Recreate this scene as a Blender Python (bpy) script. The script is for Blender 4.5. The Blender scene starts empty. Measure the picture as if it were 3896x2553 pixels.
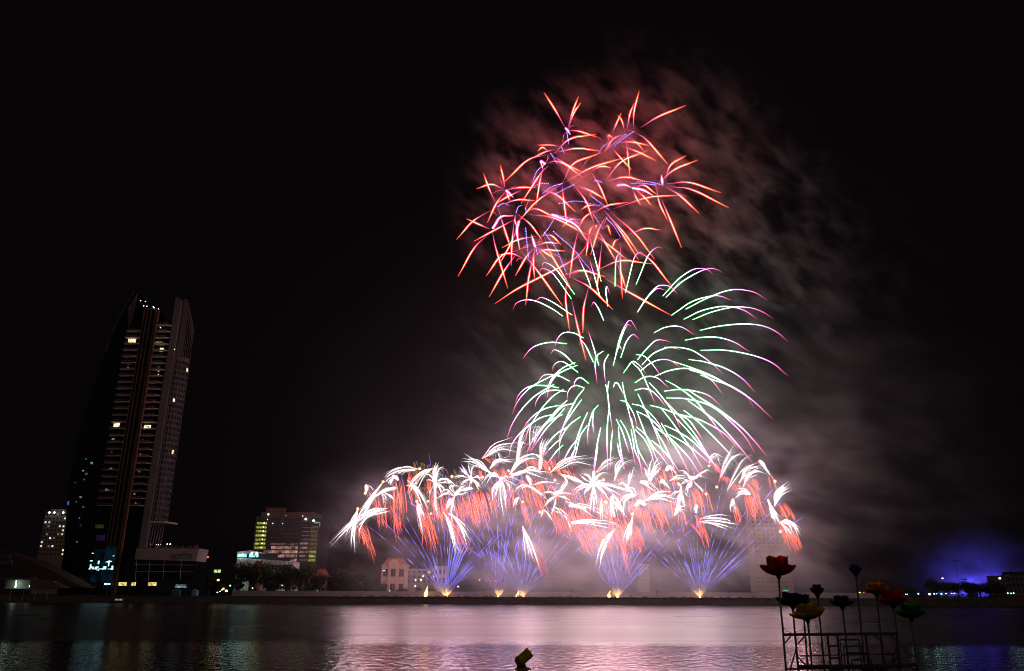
import bpy, math, random
from mathutils import Vector, Matrix
R = math.radians
# ---------------------------------------------------------------- camera, sky, exposure
C = bpy.context.scene.collection
sc = bpy.context.scene
CAM_Z, F, CX, CY = 4.93, 2960.0, 1948.0, 1276.5
PITCH = math.atan((2259 - CY) / F)
cam = bpy.data.objects.new('camera', bpy.data.cameras.new('camera'))
C.objects.link(cam)
cam.location = (0, 0, CAM_Z)
cam.rotation_mode = 'XYZ'
CAMROT = Matrix.Rotation(math.pi / 2 + PITCH, 3, 'X') @ Matrix.Rotation(R(0.2), 3, 'Z')
cam.rotation_euler = CAMROT.to_euler()
cam.data.sensor_width = 36.0
cam.data.lens = 36.0 * F / 3896.0
cam.data.clip_end = 6000
cam.data.clip_start = 0.3
sc.camera = cam
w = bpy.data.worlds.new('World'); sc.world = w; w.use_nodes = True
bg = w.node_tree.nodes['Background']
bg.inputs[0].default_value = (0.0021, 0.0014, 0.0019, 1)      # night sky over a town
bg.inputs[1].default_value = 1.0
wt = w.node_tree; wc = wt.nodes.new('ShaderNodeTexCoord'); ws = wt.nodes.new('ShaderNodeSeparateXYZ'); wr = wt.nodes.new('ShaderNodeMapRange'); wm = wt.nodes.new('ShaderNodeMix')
wr.interpolation_type = 'SMOOTHSTEP'; wr.inputs[1].default_value = -.15; wr.inputs[2].default_value = -.8; wm.data_type = 'RGBA'     # warm fill glow added behind the camera, standing in for unseen town lights
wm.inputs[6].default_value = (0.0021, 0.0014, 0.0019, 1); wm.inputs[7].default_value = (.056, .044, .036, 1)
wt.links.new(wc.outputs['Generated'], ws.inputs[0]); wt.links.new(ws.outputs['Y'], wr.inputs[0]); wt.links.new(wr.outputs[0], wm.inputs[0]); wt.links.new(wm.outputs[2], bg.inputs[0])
sc.view_settings.view_transform = 'Standard'
sc.view_settings.look = 'None'
sc.view_settings.exposure = 0
sc.view_settings.gamma = 1
sc.render.engine = 'CYCLES'
cy = sc.cycles
cy.use_denoising = True
cy.max_bounces = 5; cy.diffuse_bounces = 2; cy.glossy_bounces = 2; cy.volume_bounces = 0
cy.transparent_max_bounces = 48; cy.transmission_bounces = 2
cy.caustics_reflective = False; cy.caustics_refractive = False
cy.sample_clamp_indirect = 10.0; cy.sample_clamp_direct = 10.0
cy.volume_max_steps = 256; cy.volume_step_rate = 0.3
cy.use_light_tree = True
cy.pixel_filter_type = 'BLACKMAN_HARRIS'; cy.filter_width = 1.0

def at(px, py, Y):
    """the point at world depth Y that is seen at this pixel of the photograph"""
    d = CAMROT @ Vector(((px - CX) / F, (CY - py) / F, -1.0))
    return Vector((0, 0, CAM_Z)) + d * (Y / d.y)

# ---------------------------------------------------------------- helpers
def tag(o, label=None, cat=None, group=None, kind=None):
    if label: o['label'] = label
    if cat: o['category'] = cat
    if group: o['group'] = group
    if kind: o['kind'] = kind
    return o

def empty(name, loc, label, cat, group=None, rz=0):
    o = bpy.data.objects.new(name, None); C.objects.link(o)
    o.empty_display_size = 0.5
    o.location = loc; o.rotation_euler = (0, 0, rz)
    return tag(o, label, cat, group)

class MB:
    def __init__(s): s.v = []; s.f = []; s.m = []; s.c = []; s.smooth = False
    def add(s, vs, fs, mi=0, cols=None):
        k = len(s.v); s.v += [tuple(v) for v in vs]
        s.f += [tuple(i + k for i in f) for f in fs]; s.m += [mi] * len(fs)
        if cols: s.c += cols
        return s
    def box(s, x0, x1, y0, y1, z0, z1, mi=0):
        vs = [(x, y, z) for z in (z0, z1) for y in (y0, y1) for x in (x0, x1)]
        return s.add(vs, [(0, 2, 3, 1), (4, 5, 7, 6), (0, 1, 5, 4), (2, 6, 7, 3), (0, 4, 6, 2), (1, 3, 7, 5)], mi)
    def prism(s, pts, z0, z1, mi=0, ptop=None):
        n = len(pts); pt = ptop or pts
        zt = z1 if isinstance(z1, (list, tuple)) else [z1] * n
        vs = [(p[0], p[1], z0) for p in pts] + [(p[0], p[1], zt[i]) for i, p in enumerate(pt)]
        fs = [tuple(reversed(range(n))), tuple(range(n, 2 * n))] + [(i, (i + 1) % n, (i + 1) % n + n, i + n) for i in range(n)]
        return s.add(vs, fs, mi)
    def slab(s, poly, thick, mi=0):
        """a polygon of 3D points given thickness along +y"""
        n = len(poly); vs = [tuple(p) for p in poly] + [(p[0], p[1] + thick, p[2]) for p in poly]
        fs = [tuple(range(n)), tuple(reversed(range(n, 2 * n)))] + [(i, i + n, (i + 1) % n + n, (i + 1) % n) for i in range(n)]
        return s.add(vs, fs, mi)
    def tube(s, pts, rad, n=6, mi=0, cols=None, cap=True):
        pts = [Vector(p) for p in pts]; m = len(pts)
        if not isinstance(rad, (list, tuple)): rad = [rad] * m
        vs = []; cc = []
        prev = None
        for i, p in enumerate(pts):
            t = (pts[min(i + 1, m - 1)] - pts[max(i - 1, 0)])
            t = t.normalized() if t.length > 1e-9 else Vector((0, 0, 1))
            if prev is None:
                a = Vector((0, 1, 0)) if abs(t.y) < .9 else Vector((1, 0, 0))
                u = t.cross(a).normalized()
            else:
                u = (prev - t * prev.dot(t)).normalized()
            prev = u; b = t.cross(u)
            for k in range(n):
                q = 2 * math.pi * k / n
                vs.append(p + (u * math.cos(q) + b * math.sin(q)) * rad[i])
                if cols: cc.append(cols[i])
        fs = [(i * n + k, i * n + (k + 1) % n, (i + 1) * n + (k + 1) % n, (i + 1) * n + k) for i in range(m - 1) for k in range(n)]
        if cap: fs += [tuple(reversed(range(n))), tuple(range((m - 1) * n, m * n))]
        return s.add(vs, fs, mi, cc if cols else None)
    def bar(s, a, b, r, n=6, mi=0): return s.tube([a, b], r, n, mi)
    def ball(s, c, r, seg=8, ring=6, mi=0, sz=None, cols=None):
        sz = sz or (1, 1, 1); vs = [(c[0], c[1], c[2] - r * sz[2])]
        for j in range(1, ring):
            a = math.pi * j / ring
            for k in range(seg):
                q = 2 * math.pi * k / seg
                vs.append((c[0] + r * sz[0] * math.sin(a) * math.cos(q), c[1] + r * sz[1] * math.sin(a) * math.sin(q), c[2] - r * sz[2] * math.cos(a)))
        vs.append((c[0], c[1], c[2] + r * sz[2])); L = len(vs) - 1
        fs = [(0, 1 + (k + 1) % seg, 1 + k) for k in range(seg)]
        for j in range(ring - 2):
            for k in range(seg):
                a = 1 + j * seg
                fs.append((a + k, a + (k + 1) % seg, a + seg + (k + 1) % seg, a + seg + k))
        a = 1 + (ring - 2) * seg
        fs += [(a + k, a + (k + 1) % seg, L) for k in range(seg)]
        return s.add(vs, fs, mi, [cols] * len(vs) if cols else None)
    def build(s, name, mats, parent=None, origin=None, smooth=False):
        me = bpy.data.meshes.new(name)
        o0 = Vector(origin) if origin is not None else (Vector(parent.location) if parent and parent.type == 'EMPTY' else Vector((0, 0, 0)))
        if parent is not None and parent.parent is not None: o0 = Vector(parent.parent.location)
        if parent is not None and parent.type == 'MESH' and parent.parent is None: o0 = Vector(parent.location)
        me.from_pydata([tuple(Vector(v) - o0) for v in s.v], [], s.f)
        for m in (mats if isinstance(mats, (list, tuple)) else [mats]): me.materials.append(m)
        me.polygons.foreach_set('material_index', s.m)
        if smooth: me.polygons.foreach_set('use_smooth', [True] * len(s.f))
        if s.c:
            at_ = me.color_attributes.new('glow', 'FLOAT_COLOR', 'POINT')
            at_.data.foreach_set('color', [x for c in s.c for x in (c[0], c[1], c[2], 1.0)])
        me.update()
        o = bpy.data.objects.new(name, me); C.objects.link(o)
        if parent is not None: o.parent = parent
        else: o.location = o0
        return o

# ---------------------------------------------------------------- materials
def mat(name, col, rough=.8, noise=.25, scale=.6, metal=0, bump=0, spec=.3):
    m = bpy.data.materials.new(name); m.use_nodes = True
    nt = m.node_tree; b = nt.nodes['Principled BSDF']
    tc = nt.nodes.new('ShaderNodeTexCoord'); nz = nt.nodes.new('ShaderNodeTexNoise')
    nz.inputs['Scale'].default_value = scale; nz.inputs['Detail'].default_value = 5
    nt.links.new(tc.outputs['Object'], nz.inputs['Vector'])
    mx = nt.nodes.new('ShaderNodeMix'); mx.data_type = 'RGBA'
    mx.inputs[6].default_value = (*[c * (1 - noise) for c in col], 1); mx.inputs[7].default_value = (*[min(1, c * (1 + noise)) for c in col], 1)
    nt.links.new(nz.outputs['Fac'], mx.inputs[0]); nt.links.new(mx.outputs[2], b.inputs['Base Color'])
    b.inputs['Roughness'].default_value = rough; b.inputs['Metallic'].default_value = metal
    b.inputs['Specular IOR Level'].default_value = spec
    if bump:
        bp = nt.nodes.new('ShaderNodeBump'); bp.inputs['Strength'].default_value = bump
        nt.links.new(nz.outputs['Fac'], bp.inputs['Height']); nt.links.new(bp.outputs[0], b.inputs['Normal'])
    return m

def lamp(name, col, s, vary=0.0, scale=.5, sampling='NONE'):
    m = bpy.data.materials.new(name); m.use_nodes = True
    nt = m.node_tree; nt.nodes.clear()
    o = nt.nodes.new('ShaderNodeOutputMaterial'); e = nt.nodes.new('ShaderNodeEmission')
    e.inputs[0].default_value = (*col, 1); e.inputs[1].default_value = s
    if vary:
        tc = nt.nodes.new('ShaderNodeTexCoord'); nz = nt.nodes.new('ShaderNodeTexNoise'); nz.inputs['Scale'].default_value = scale
        nz.inputs['Detail'].default_value = 3
        mr = nt.nodes.new('ShaderNodeMapRange'); mr.inputs[1].default_value = .35; mr.inputs[2].default_value = .68
        mr.inputs[3].default_value = s * (1 - vary); mr.inputs[4].default_value = s * (1 + vary)
        nt.links.new(tc.outputs['Object'], nz.inputs['Vector']); nt.links.new(nz.outputs['Fac'], mr.inputs[0]); nt.links.new(mr.outputs[0], e.inputs[1])
    nt.links.new(e.outputs[0], o.inputs[0])
    m.cycles.emission_sampling = sampling
    return m

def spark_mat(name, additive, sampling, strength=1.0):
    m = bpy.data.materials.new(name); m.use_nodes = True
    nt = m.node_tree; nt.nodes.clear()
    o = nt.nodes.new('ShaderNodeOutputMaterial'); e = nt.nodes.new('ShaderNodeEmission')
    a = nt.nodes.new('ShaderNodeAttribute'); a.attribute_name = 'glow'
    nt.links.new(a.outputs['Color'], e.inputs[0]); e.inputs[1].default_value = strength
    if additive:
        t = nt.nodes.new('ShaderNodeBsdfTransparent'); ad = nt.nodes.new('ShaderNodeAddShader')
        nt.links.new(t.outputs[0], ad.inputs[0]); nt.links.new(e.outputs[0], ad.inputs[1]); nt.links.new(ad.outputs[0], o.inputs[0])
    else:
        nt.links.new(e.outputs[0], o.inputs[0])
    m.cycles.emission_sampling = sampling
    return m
M_SHEATH = spark_mat('halo_glow', True, 'NONE')  # added glowing sleeve that imitates the bloom around each trail
M_FINE = spark_mat('fine_sparks', False, 'NONE')
# ---------------------------------------------------------------- fireworks
CROP = {'A': (1700, 320, 3.9), 'B': (2250, 320, 3.9), 'C': (1700, 700, 3.9), 'D': (2250, 700, 3.9), 'E': (1900, 1000, 3.9), 'F': (2450, 980, 3.9),
        'G': (1900, 1350, 3.9), 'H': (2400, 1350, 3.9), 'J': (1350, 1750, 3.9), 'K': (1750, 1600, 3.9), 'L': (2150, 1650, 3.9), 'M': (2600, 1650, 3.9),
        'Q': (1200, 1650, 2.229), 'R': (1900, 1650, 2.229), 'N': (0, 0, 1.0)}
PXM = 400.0 / F * 1.06                      # metres per photo pixel at the fireworks
def lerp(a, b, t): return a + (b - a) * t
def mixc(stops, t):
    for (t0, c0), (t1, c1) in zip(stops, stops[1:]):
        if t <= t1:
            k = max(0, (t - t0) / (t1 - t0)); return tuple(lerp(x, y, k) for x, y in zip(c0, c1))
    return stops[-1][1]
def val(stops, t):
    return mixc([(a, (b,)) for a, b in stops], t)[0]
def curve(pts, n):
    """a smooth line through the points (Catmull-Rom), n+1 samples"""
    P = [2 * pts[0] - pts[1]] + list(pts) + [2 * pts[-1] - pts[-2]]
    L = [(pts[i + 1] - pts[i]).length ** .5 * 1.0 + 1e-6 for i in range(len(pts) - 1)]
    L = [l * l for l in L]; T = sum(L); out = []
    for k in range(n + 1):
        s = T * k / n; i = 0
        while i < len(L) - 1 and s > L[i]: s -= L[i]; i += 1
        t = min(1, s / L[i]); p0, p1, p2, p3 = P[i:i + 4]
        m1 = (p2 - p0) / (1 if i == 0 else 2); m2 = (p3 - p1) / (1 if i == len(L) - 1 else 2)
        h = t * t; c = h * t
        out.append(p1 * (2 * c - 3 * h + 1) + m1 * (c - 2 * h + t) + p2 * (-2 * c + 3 * h) + m2 * (c - h))
    return out
ST = {  # type: core colour, core radius px, sheath colour, sheath radius factor
 'r': ([(0, (.16, .07, .26)), (.22, (2.2, .25, .8)), (.45, (15, 1.5, .95)), (.8, (15, 1.6, .7)), (1, (3, .16, .05))], [(0, .45), (.25, .8), (.55, 1.35), (.8, 1.15), (1, .3)],
       [(0, (.01, .003, .012)), (.3, (.4, .014, .05)), (.8, (.75, .02, .035)), (1, (.2, .004, .002))], 3.6),
 'p': ([(0, (5, 1.7, 3.6)), (.5, (8, 2.0, 3)), (1, (3, .5, .5))], [(0, 2.2), (.5, 2.0), (1, .7)], [(0, (.5, .05, .35)), (1, (.5, .02, .03))], 2.8),
 't': ([(0, (.14, .06, .16)), (.5, (1.1, .2, .45)), (1, (1.3, .18, .08))], [(0, .4), (.5, .7), (1, .4)], [(0, (.01, 0, .01)), (1, (.12, .005, .005))], 3.2),
 'b': ([(0, (1.3, 1.4, 3.6)), (1, (.9, .7, 3))], [(0, 1.0), (1, .8)], [(0, (.03, .015, .2)), (1, (.04, .01, .16))], 3.2),
 'g': ([(0, (1.6, 6, 2)), (.3, (4.2, 9, 5.5)), (.52, (4.5, 7, 6.5)), (.66, (5.0, 2.0, 4.2)), (.9, (4.0, .5, 1.3)), (1, (.4, .10, .14))], [(0, .8), (.35, 1.0), (.7, .8), (.93, .45), (1, .25)],
       [(0, (.008, .12, .025)), (.45, (.01, .17, .05)), (.62, (.10, .03, .20)), (1, (.22, .004, .05))], 3.2),
 'w': ([(0, (6, 1.4, .7)), (.14, (16, 8, 8.5)), (.6, (16, 10.5, 12)), (.85, (3, 2.6, 2.8)), (1, (.4, .42, .44))], [(0, .35), (.15, .5), (.55, .66), (.85, .38), (1, .15)],
       [(0, (.30, .04, .02)), (.2, (.2, .05, .06)), (.7, (.10, .06, .07)), (1, (.01, .01, .01))], 4.2),
 'W': ([(0, (30, 17, 19)), (.6, (40, 25, 29)), (1, (14, 7, 8))], [(0, 2.2), (.5, 3.2), (1, 1.3)], [(0, (.40, .25, .26)), (1, (.3, .16, .16))], 2.7),
 'u': ([(0, (1.0, 1.0, 1.0)), (1, (.4, .42, .42))], [(0, 1.0), (1, .4)], [(0, (.10, .10, .11)), (1, (.02, .02, .02))], 4.0),
 'n': ([(0, (.9, .6, .6)), (.25, (3.5, 3.1, 3.3)), (.7, (3.0, 2.9, 3.0)), (1, (.35, .38, .38))], [(0, .35), (.3, .65), (.8, .45), (1, .2)], [(0, (.12, .03, .03)), (.5, (.08, .06, .07)), (1, (.01, .01, .01))], 4.2),
 'e': ([(0, (9, 5, 2)), (1, (9, 5, 2))], [(0, 1.5), (.5, 2.4), (1, 1.5)], [(0, (.4, .2, .08)), (1, (.4, .2, .08))], 2.4),
}
DEPTH = 404.0
S_MAX = {k: max(max(c) for _, c in v[0]) for k, v in ST.items()}          # each kind of star has its own brightness
M_STAR = {k: spark_mat('burning_star_' + k, True, 'NONE', S_MAX[k] * .6) for k in ST}
def trail(parent, pts, typ, dep0, dep1, name='spark_trail', dash=0, gain=1.0):
    cs, rs, hs, hr = ST[typ]
    flat = curve([Vector((p[0], p[1], lerp(dep0, dep1, i / (len(pts) - 1)))) for i, p in enumerate(pts)], 6 + 4 * (len(pts) - 1))
    line = [at(p.x, p.y, p.z) for p in flat]; n = len(line)
    T = [i / (n - 1) for i in range(n)]
    rad = [val(rs, t) * PXM for t in T]
    mb = MB()
    if dash:
        tot = sum((line[i + 1] - line[i]).length for i in range(n - 1)); nd = max(3, int(tot / (dash * PXM)))
        big = curve(line, nd * 2)
        for k in range(nd):
            a, b = big[2 * k], big[min(2 * k + 1, len(big) - 1)]; t = k / nd; r = val(rs, t) * PXM
            c = tuple(x * gain / S_MAX[typ] for x in mixc(cs, t))
            mb.tube([a, (a + b) / 2, b], [r * .7, r, r * .6], 5, 0, [c, c, c])
    else:
        mb.tube(line, rad, 4, 0, [tuple(x * gain / S_MAX[typ] for x in mixc(cs, t)) for t in T])
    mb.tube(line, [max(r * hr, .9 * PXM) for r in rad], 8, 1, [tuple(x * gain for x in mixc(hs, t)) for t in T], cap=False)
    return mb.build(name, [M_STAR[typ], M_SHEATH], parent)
def parse(crop, s):
    ox, oy, k = CROP[crop]; v = [float(x) for x in s.replace(';', ',').split(',')]
    return [(ox + v[i] / k, oy + v[i + 1] / k) for i in range(0, len(v) - 1, 2)]
def flash(parent, p, power, col, size=1.2):
    """the light a burst throws on the smoke, the river and the town"""
    l = bpy.data.lights.new('burst_light', 'POINT'); l.energy = power; l.color = col; l.shadow_soft_size = size
    o = bpy.data.objects.new('burst_light', l); C.objects.link(o); o.parent = parent; o.location = p - Vector(parent.location)
    return o
LCOL = {'w': (1, .62, .73), 'n': (1, .62, .73), 'r': (1, .05, .07), 'g': (.55, 1, .7)}
def burst(name, label, cat, group, depth, rows, rnd, spread=6, base=None):
    """rows: 'crop type coords' for each trail"""
    tr = []
    for row in rows:
        c, t, s = row.split(' ', 2); tr.append((t, parse(c, s)))
    bx, by = base or tr[0][1][0]
    e = empty(name, at(bx, by, depth), label, cat, group)
    hearts = [pts[len(pts) // 2] for t, pts in tr if t == 'W']; arms = [(t, pts) for t, pts in tr if t in 'wnrg']
    if name == 'white_palm_burst':
        for h in (hearts or [arms[0][1][1]]): flash(e, at(h[0], h[1], depth), (11000 if hearts else 6000), LCOL['w'])
    elif name == 'red_star_burst':
        flash(e, at(bx, by, depth), 270 * len(arms), LCOL['r'])
    else:
        for t, pts in arms[::8]: flash(e, at(*pts[len(pts) // 2], depth), 2600, LCOL['g'])
    for t, pts in tr:
        if t in 'wn':            # each arm is a strand of several spark lines
            L = sum(math.dist(pts[i], pts[i + 1]) for i in range(len(pts) - 1))
            mb = MB()
            for j in range(4):
                ox, oy = rnd.uniform(-.17, .17) * L, rnd.uniform(-.10, .16) * L; m = len(pts) - 1; cut = rnd.uniform(.75, 1.02)
                q = [Vector((p[0] + ox * (i / m) ** 1.3, p[1] + oy * (i / m) ** 1.3, depth)) for i, p in enumerate(pts)]
                fl = curve(q, 4 * m + 4); fl = fl[:max(3, int(len(fl) * cut))]; ln = [at(p.x, p.y, p.z) for p in fl]; n_ = len(ln) - 1
                b = rnd.uniform(.25, 1.3)
                mb.tube(ln, [PXM * (.25 + .32 * math.sin(math.pi * (i / n_) ** .8)) for i in range(n_ + 1)], 4, 0, [tuple(c * b for c in mixc([(0, (1.2, .35, .2)), (.2, (1.1, .75, .75)), (.8, (.9, .85, .9)), (1, (.15, .15, .15))], i / n_)) for i in range(n_ + 1)])
            mb.build('side_sparks', M_FINE, e)
        d1 = depth + rnd.uniform(-spread, spread)
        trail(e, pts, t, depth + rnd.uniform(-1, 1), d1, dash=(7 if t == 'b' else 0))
        if t == 'w' and rnd.random() < .5:      # a twin arm close beside
            L = sum(math.dist(pts[i], pts[i + 1]) for i in range(len(pts) - 1)); k = rnd.uniform(.65, .95)
            a_ = rnd.choice((-1, 1)) * rnd.uniform(.08, .22); ca, sa = math.cos(a_) * k, math.sin(a_) * k; x0, y0 = pts[0]
            q = [(x0 + (x - x0) * ca - (y - y0) * sa, y0 + (x - x0) * sa + (y - y0) * ca) for x, y in pts]
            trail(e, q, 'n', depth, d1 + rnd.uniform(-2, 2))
    return e
rnd = random.Random(7)
RED = [
('red star with three tall rays reaching highest above all the others', ['A r 1755,645;1600,370;1443,125', 'A r 1800,640;1870,400;1955,182', 'A r 1805,640;1890,420;1988,275', 'A t 1785,690;1835,630;1900,608', 'A r 1785,690;1960,700;2225,785', 'A t 1780,700;1735,760;1718,870', 'A p 1765,655;1795,690;1832,750', 'A b 1780,710;1795,800;1810,900']),
('red star with a flat short arm and long thin ray, below the three tall rays', ['A r 1690,930;1560,905;1335,905', 'A r 1640,955;1450,1010;1245,1112', 'A b 1705,935;1725,990;1748,1050']),
('red star with a bright hook and two long arcs crossing the upper part', ['A r 1530,1015;1420,940;1350,995', 'A r 1570,1050;1830,815;2220,742', 'A r 1590,1020;1930,955;2262,990', 'A r 1560,1060;1750,1180;1998,1372', 'A t 1545,1040;1500,1060;1500,1110', 'A t 1540,1050;1500,1110;1465,1175', 'A r 1500,1040;1200,1130;850,1455', 'A b 1540,1025;1590,1100;1640,1192']),
('red star with a tiny bright curl and a long blue dotted tail bending down', ['A p 1455,1180;1395,1145;1425,1255', 'A r 1465,1180;1650,1150;2055,1325', 'A b 1462,1182;1340,1290;1262,1480', 'A r 1525,1197;1390,1330;1100,1772', 'A r 1430,1220;1375,1480;1325,1790', 'A b 1513,1480;1400,1475;1280,1520']),
('red star with eight rays and a pink core, upper left rim of the red dome', ['C r 870,90;660,5;440,70', 'C r 715,265;620,50;545,-157', 'C r 860,60;840,-80;793,-282', 'C t 850,70;815,-20;780,-100', 'C r 875,90;1100,50;1320,55', 'C t 875,95;760,100;680,140', 'C r 880,100;740,280;600,575', 'C r 880,95;905,170;932,245', 'C p 880,95;930,140;985,198', 'C r 1120,85;900,190;730,290', 'C t 1045,10;980,50;920,80']),
('red star whose long diagonal ray cuts down through the middle of the dome', ['C r 1690,15;1340,255;1060,560', 'C r 1075,590;930,920;780,1190', 'C r 1190,410;1330,370;1625,505', 'C r 1190,445;1600,510;2090,755', 'C t 1250,150;1200,280;1170,360', 'C b 1168,355;1175,390;1172,430']),
('red star with a short blue hook and wide arc falling towards the left rim', ['C r 1040,440;1240,600;1420,840', 'C r 1020,450;1010,540;1045,650', 'C r 1010,525;830,620;400,850', 'C b 1027,428;1060,340;1115,315', 'C r 1000,540;970,840;955,1215', 'C r 830,300;1050,235;1310,245', 'C t 990,232;930,265;880,295']),
('leftmost red star with two long falling tips and a pink curved arm', ['C r 640,670;480,600;290,515', 'C p 680,660;800,490;985,470', 'C b 755,337;840,290;935,322', 'C r 760,360;860,680;955,970', 'C r 675,700;730,960;905,1550', 'C r 640,395;380,560;145,825', 'C r 620,740;400,960;165,1375', 'C t 760,480;700,420;640,400']),
('red star with a violet upright tail and long legs, lower left of the dome', ['C p 1070,550;1040,700;1080,970', 'C r 1075,975;800,1075;582,1368', 'C r 1060,1000;850,1290;628,1677', 'C r 1090,985;1330,1270;1720,1810', 'C r 1150,1105;950,1030;760,1055', 'C b 1170,650;1190,880;1215,1110', 'C t 1130,1110;1060,1110;1030,1145']),
('dense red starlet with a thick pink core and a dozen short rays', ['C p 1310,930;1280,830;1255,755', 'C r 1310,920;1480,870;1670,885', 'C t 1320,900;1370,860;1430,855', 'C t 1320,930;1500,990;1665,1080', 'C r 1330,940;1450,1010;1600,1110', 'C t 1320,940;1400,1030;1475,1125', 'C b 1320,940;1335,1000;1345,1060', 'C r 1300,940;1180,1080;1015,1365', 'C r 1305,950;1215,1400;1170,1800', 'C r 1305,960;1285,1150;1300,1405', 'C t 1290,900;1170,940;1090,960', 'C t 1350,880;1400,780;1430,760', 'C r 1310,1060;1440,980;1760,995', 'C t 1280,900;1200,905;1120,950']),
('red star with a straight blue dotted tail slanting up, centre of the dome', ['C b 1430,765;1530,620;1640,430', 'C r 1440,760;1560,770;1695,900', 'C r 1440,780;1540,1030;1835,1530', 'C r 1350,770;1050,830;820,945', 'C b 1445,715;1620,960;1790,1360', 'C t 1490,750;1510,742;1530,745']),
('red star with two long rising arcs leaving a blue bow shaped tail', ['C b 1715,-7;1560,40;1410,150', 'C r 1715,10;1730,200;1785,625', 'C r 1715,-15;1880,-300;2290,-465', 'C r 1730,-15;2145,-240;2640,-395', 'C r 1375,70;1640,170;1915,418', 'C t 1700,0;1600,60;1480,130']),
('thin violet and red star beside a straight blue dotted dash, upper middle', ['C b 1885,10;1740,80;1590,160', 'C r 1890,20;2060,250;2180,560', 'C r 1900,20;2120,95;2370,240', 'A t 2000,1260;2060,1160;2130,1085', 'C t 1890,10;1970,-60;2100,-150']),
('widest red star with a bundle of long rays falling to the lower right', ['D b -485,290;-200,255;150,330', 'C r 2240,325;2100,320;1995,378', 'C r 2240,370;2050,490;1965,632', 'D b 0,175;80,240;270,385', 'C r 2010,525;1830,530;1710,640', 'D r 180,380;430,700;700,1130', 'D r 200,400;480,720;695,1020', 'D r 15,440;240,320;550,270', 'D r 320,370;850,200;1335,165', 'D r 270,400;650,740;940,1120', 'D r 220,470;100,700;-10,1050', 'D t 270,420;200,560;180,640']),
('red star with blue elbow tails and hooked arms, right of the dome centre', ['D b 25,450;100,560;180,675', 'D b 220,500;330,620;440,800', 'D r 185,665;240,620;290,755', 'D r 435,805;350,850;300,970', 'D r 530,760;800,660;1040,685', 'D r 70,650;200,860;370,1150', 'D r 370,1150;450,1350;510,1550', 'D r 0,720;250,900;540,1130', 'D r 435,870;430,1150;460,1700', 'D r 160,850;110,1270;80,1620', 'D r 110,620;70,620;65,660']),
('red star of near level arcs over the lowest fringe of the dome', ['E r 1410,120;1800,-30;2270,15', 'E r 1985,-205;2245,-40;2550,340', 'E r 1545,220;1985,470;2535,772', 'E r 930,190;1230,115;1570,205', 'E t 1020,180;1200,130;1400,120', 'E r 1050,205;1350,370;1685,695', 'E r 1330,330;1250,680;1238,1045', 'E r 1070,540;1150,900;1285,1450', 'E r 1000,200;985,560;1040,1005', 'E t 1370,160;1345,250;1330,330']),
('long lone red ray with a bent end, lower left of the dome', ['C r 2105,765;2040,960;1850,1140;1400,1375;1040,1560;714,1775', 'C p 1560,455;1900,600;2080,840', 'C b 1545,445;1830,510;1970,595', 'C b 1575,700;1870,960;2145,1290', 'C r 1945,700;1880,1000;1820,1395', 'C r 2110,760;2090,900;2065,1070', 'C r 2185,600;2130,680;2108,760']),
('red star with two parallel blue dotted tails and two highest rays on its side', ['B b 630,705;480,800;325,930', 'B b 515,745;370,850;230,975', 'B r 625,660;635,400;710,95', 'B r 715,655;1000,480;1400,318', 'B r 645,715;820,830;1140,1195']),
('red star with a hooked bright tip and a thick arm curving down left', ['B r 500,720;450,540;385,460', 'B r 525,700;570,450;632,285', 'B r 570,720;330,810;195,1005', 'B r 515,790;540,1050;575,1390', 'B r 540,780;680,880;775,985', 'B r 300,750;370,590;445,425', 'B t 505,700;560,690;620,700']),
('red star with one small arch over long crossing thin rays', ['B r 250,860;255,760;330,805', 'B b 250,872;170,930;105,1025', 'B r 350,870;600,860;880,915', 'B r 295,930;420,1080;600,1275', 'B r 440,915;700,1010;965,1140', 'B t 180,870;120,800;75,780']),
('red star behind the dome whose bright straight ray falls through the middle', ['B r 0,1310;130,1530;245,1802', 'B r 195,1445;450,1150;835,985', 'B r 0,1285;150,1220;290,1240', 'B r 215,1445;500,1380;800,1440', 'B b 40,1437;100,1437;170,1468', 'B t 60,1540;0,1600;-30,1690']),
('rightmost red star with long level rays and twin blue dotted tails', ['B b 950,1498;750,1470;570,1473', 'B b 1070,1498;850,1450;655,1450', 'B p 1055,1470;1045,1400;1040,1350', 'B r 1085,1450;1180,1200;1410,1055', 'B r 985,1465;1250,1260;1575,1128', 'B r 1090,1480;1450,1460;1920,1610', 'B r 1110,1510;1500,1570;2040,1835', 'B r 1090,1515;1320,1660;1600,1920', 'D r 960,30;1010,280;1130,540', 'D r 1010,170;1140,460;1340,950', 'D t 1240,120;1330,150;1420,190']),
('red starlet with a pink comet head, spilling short rays to the right', ['D p 380,18;500,15;610,60', 'D p 610,60;760,90;920,172', 'D r 620,60;780,20;970,155', 'D r 640,70;760,80;920,175', 'D r 610,70;660,190;730,315', 'D r 640,80;780,190;890,320', 'D t 610,60;690,110;790,130']),
]
for i, (lab, rows) in enumerate(RED):
    burst('red_star_burst', lab, 'firework', 'red crossing stars at the top of the display', DEPTH + rnd.uniform(-26, 26), rows, rnd, 9)
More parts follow.
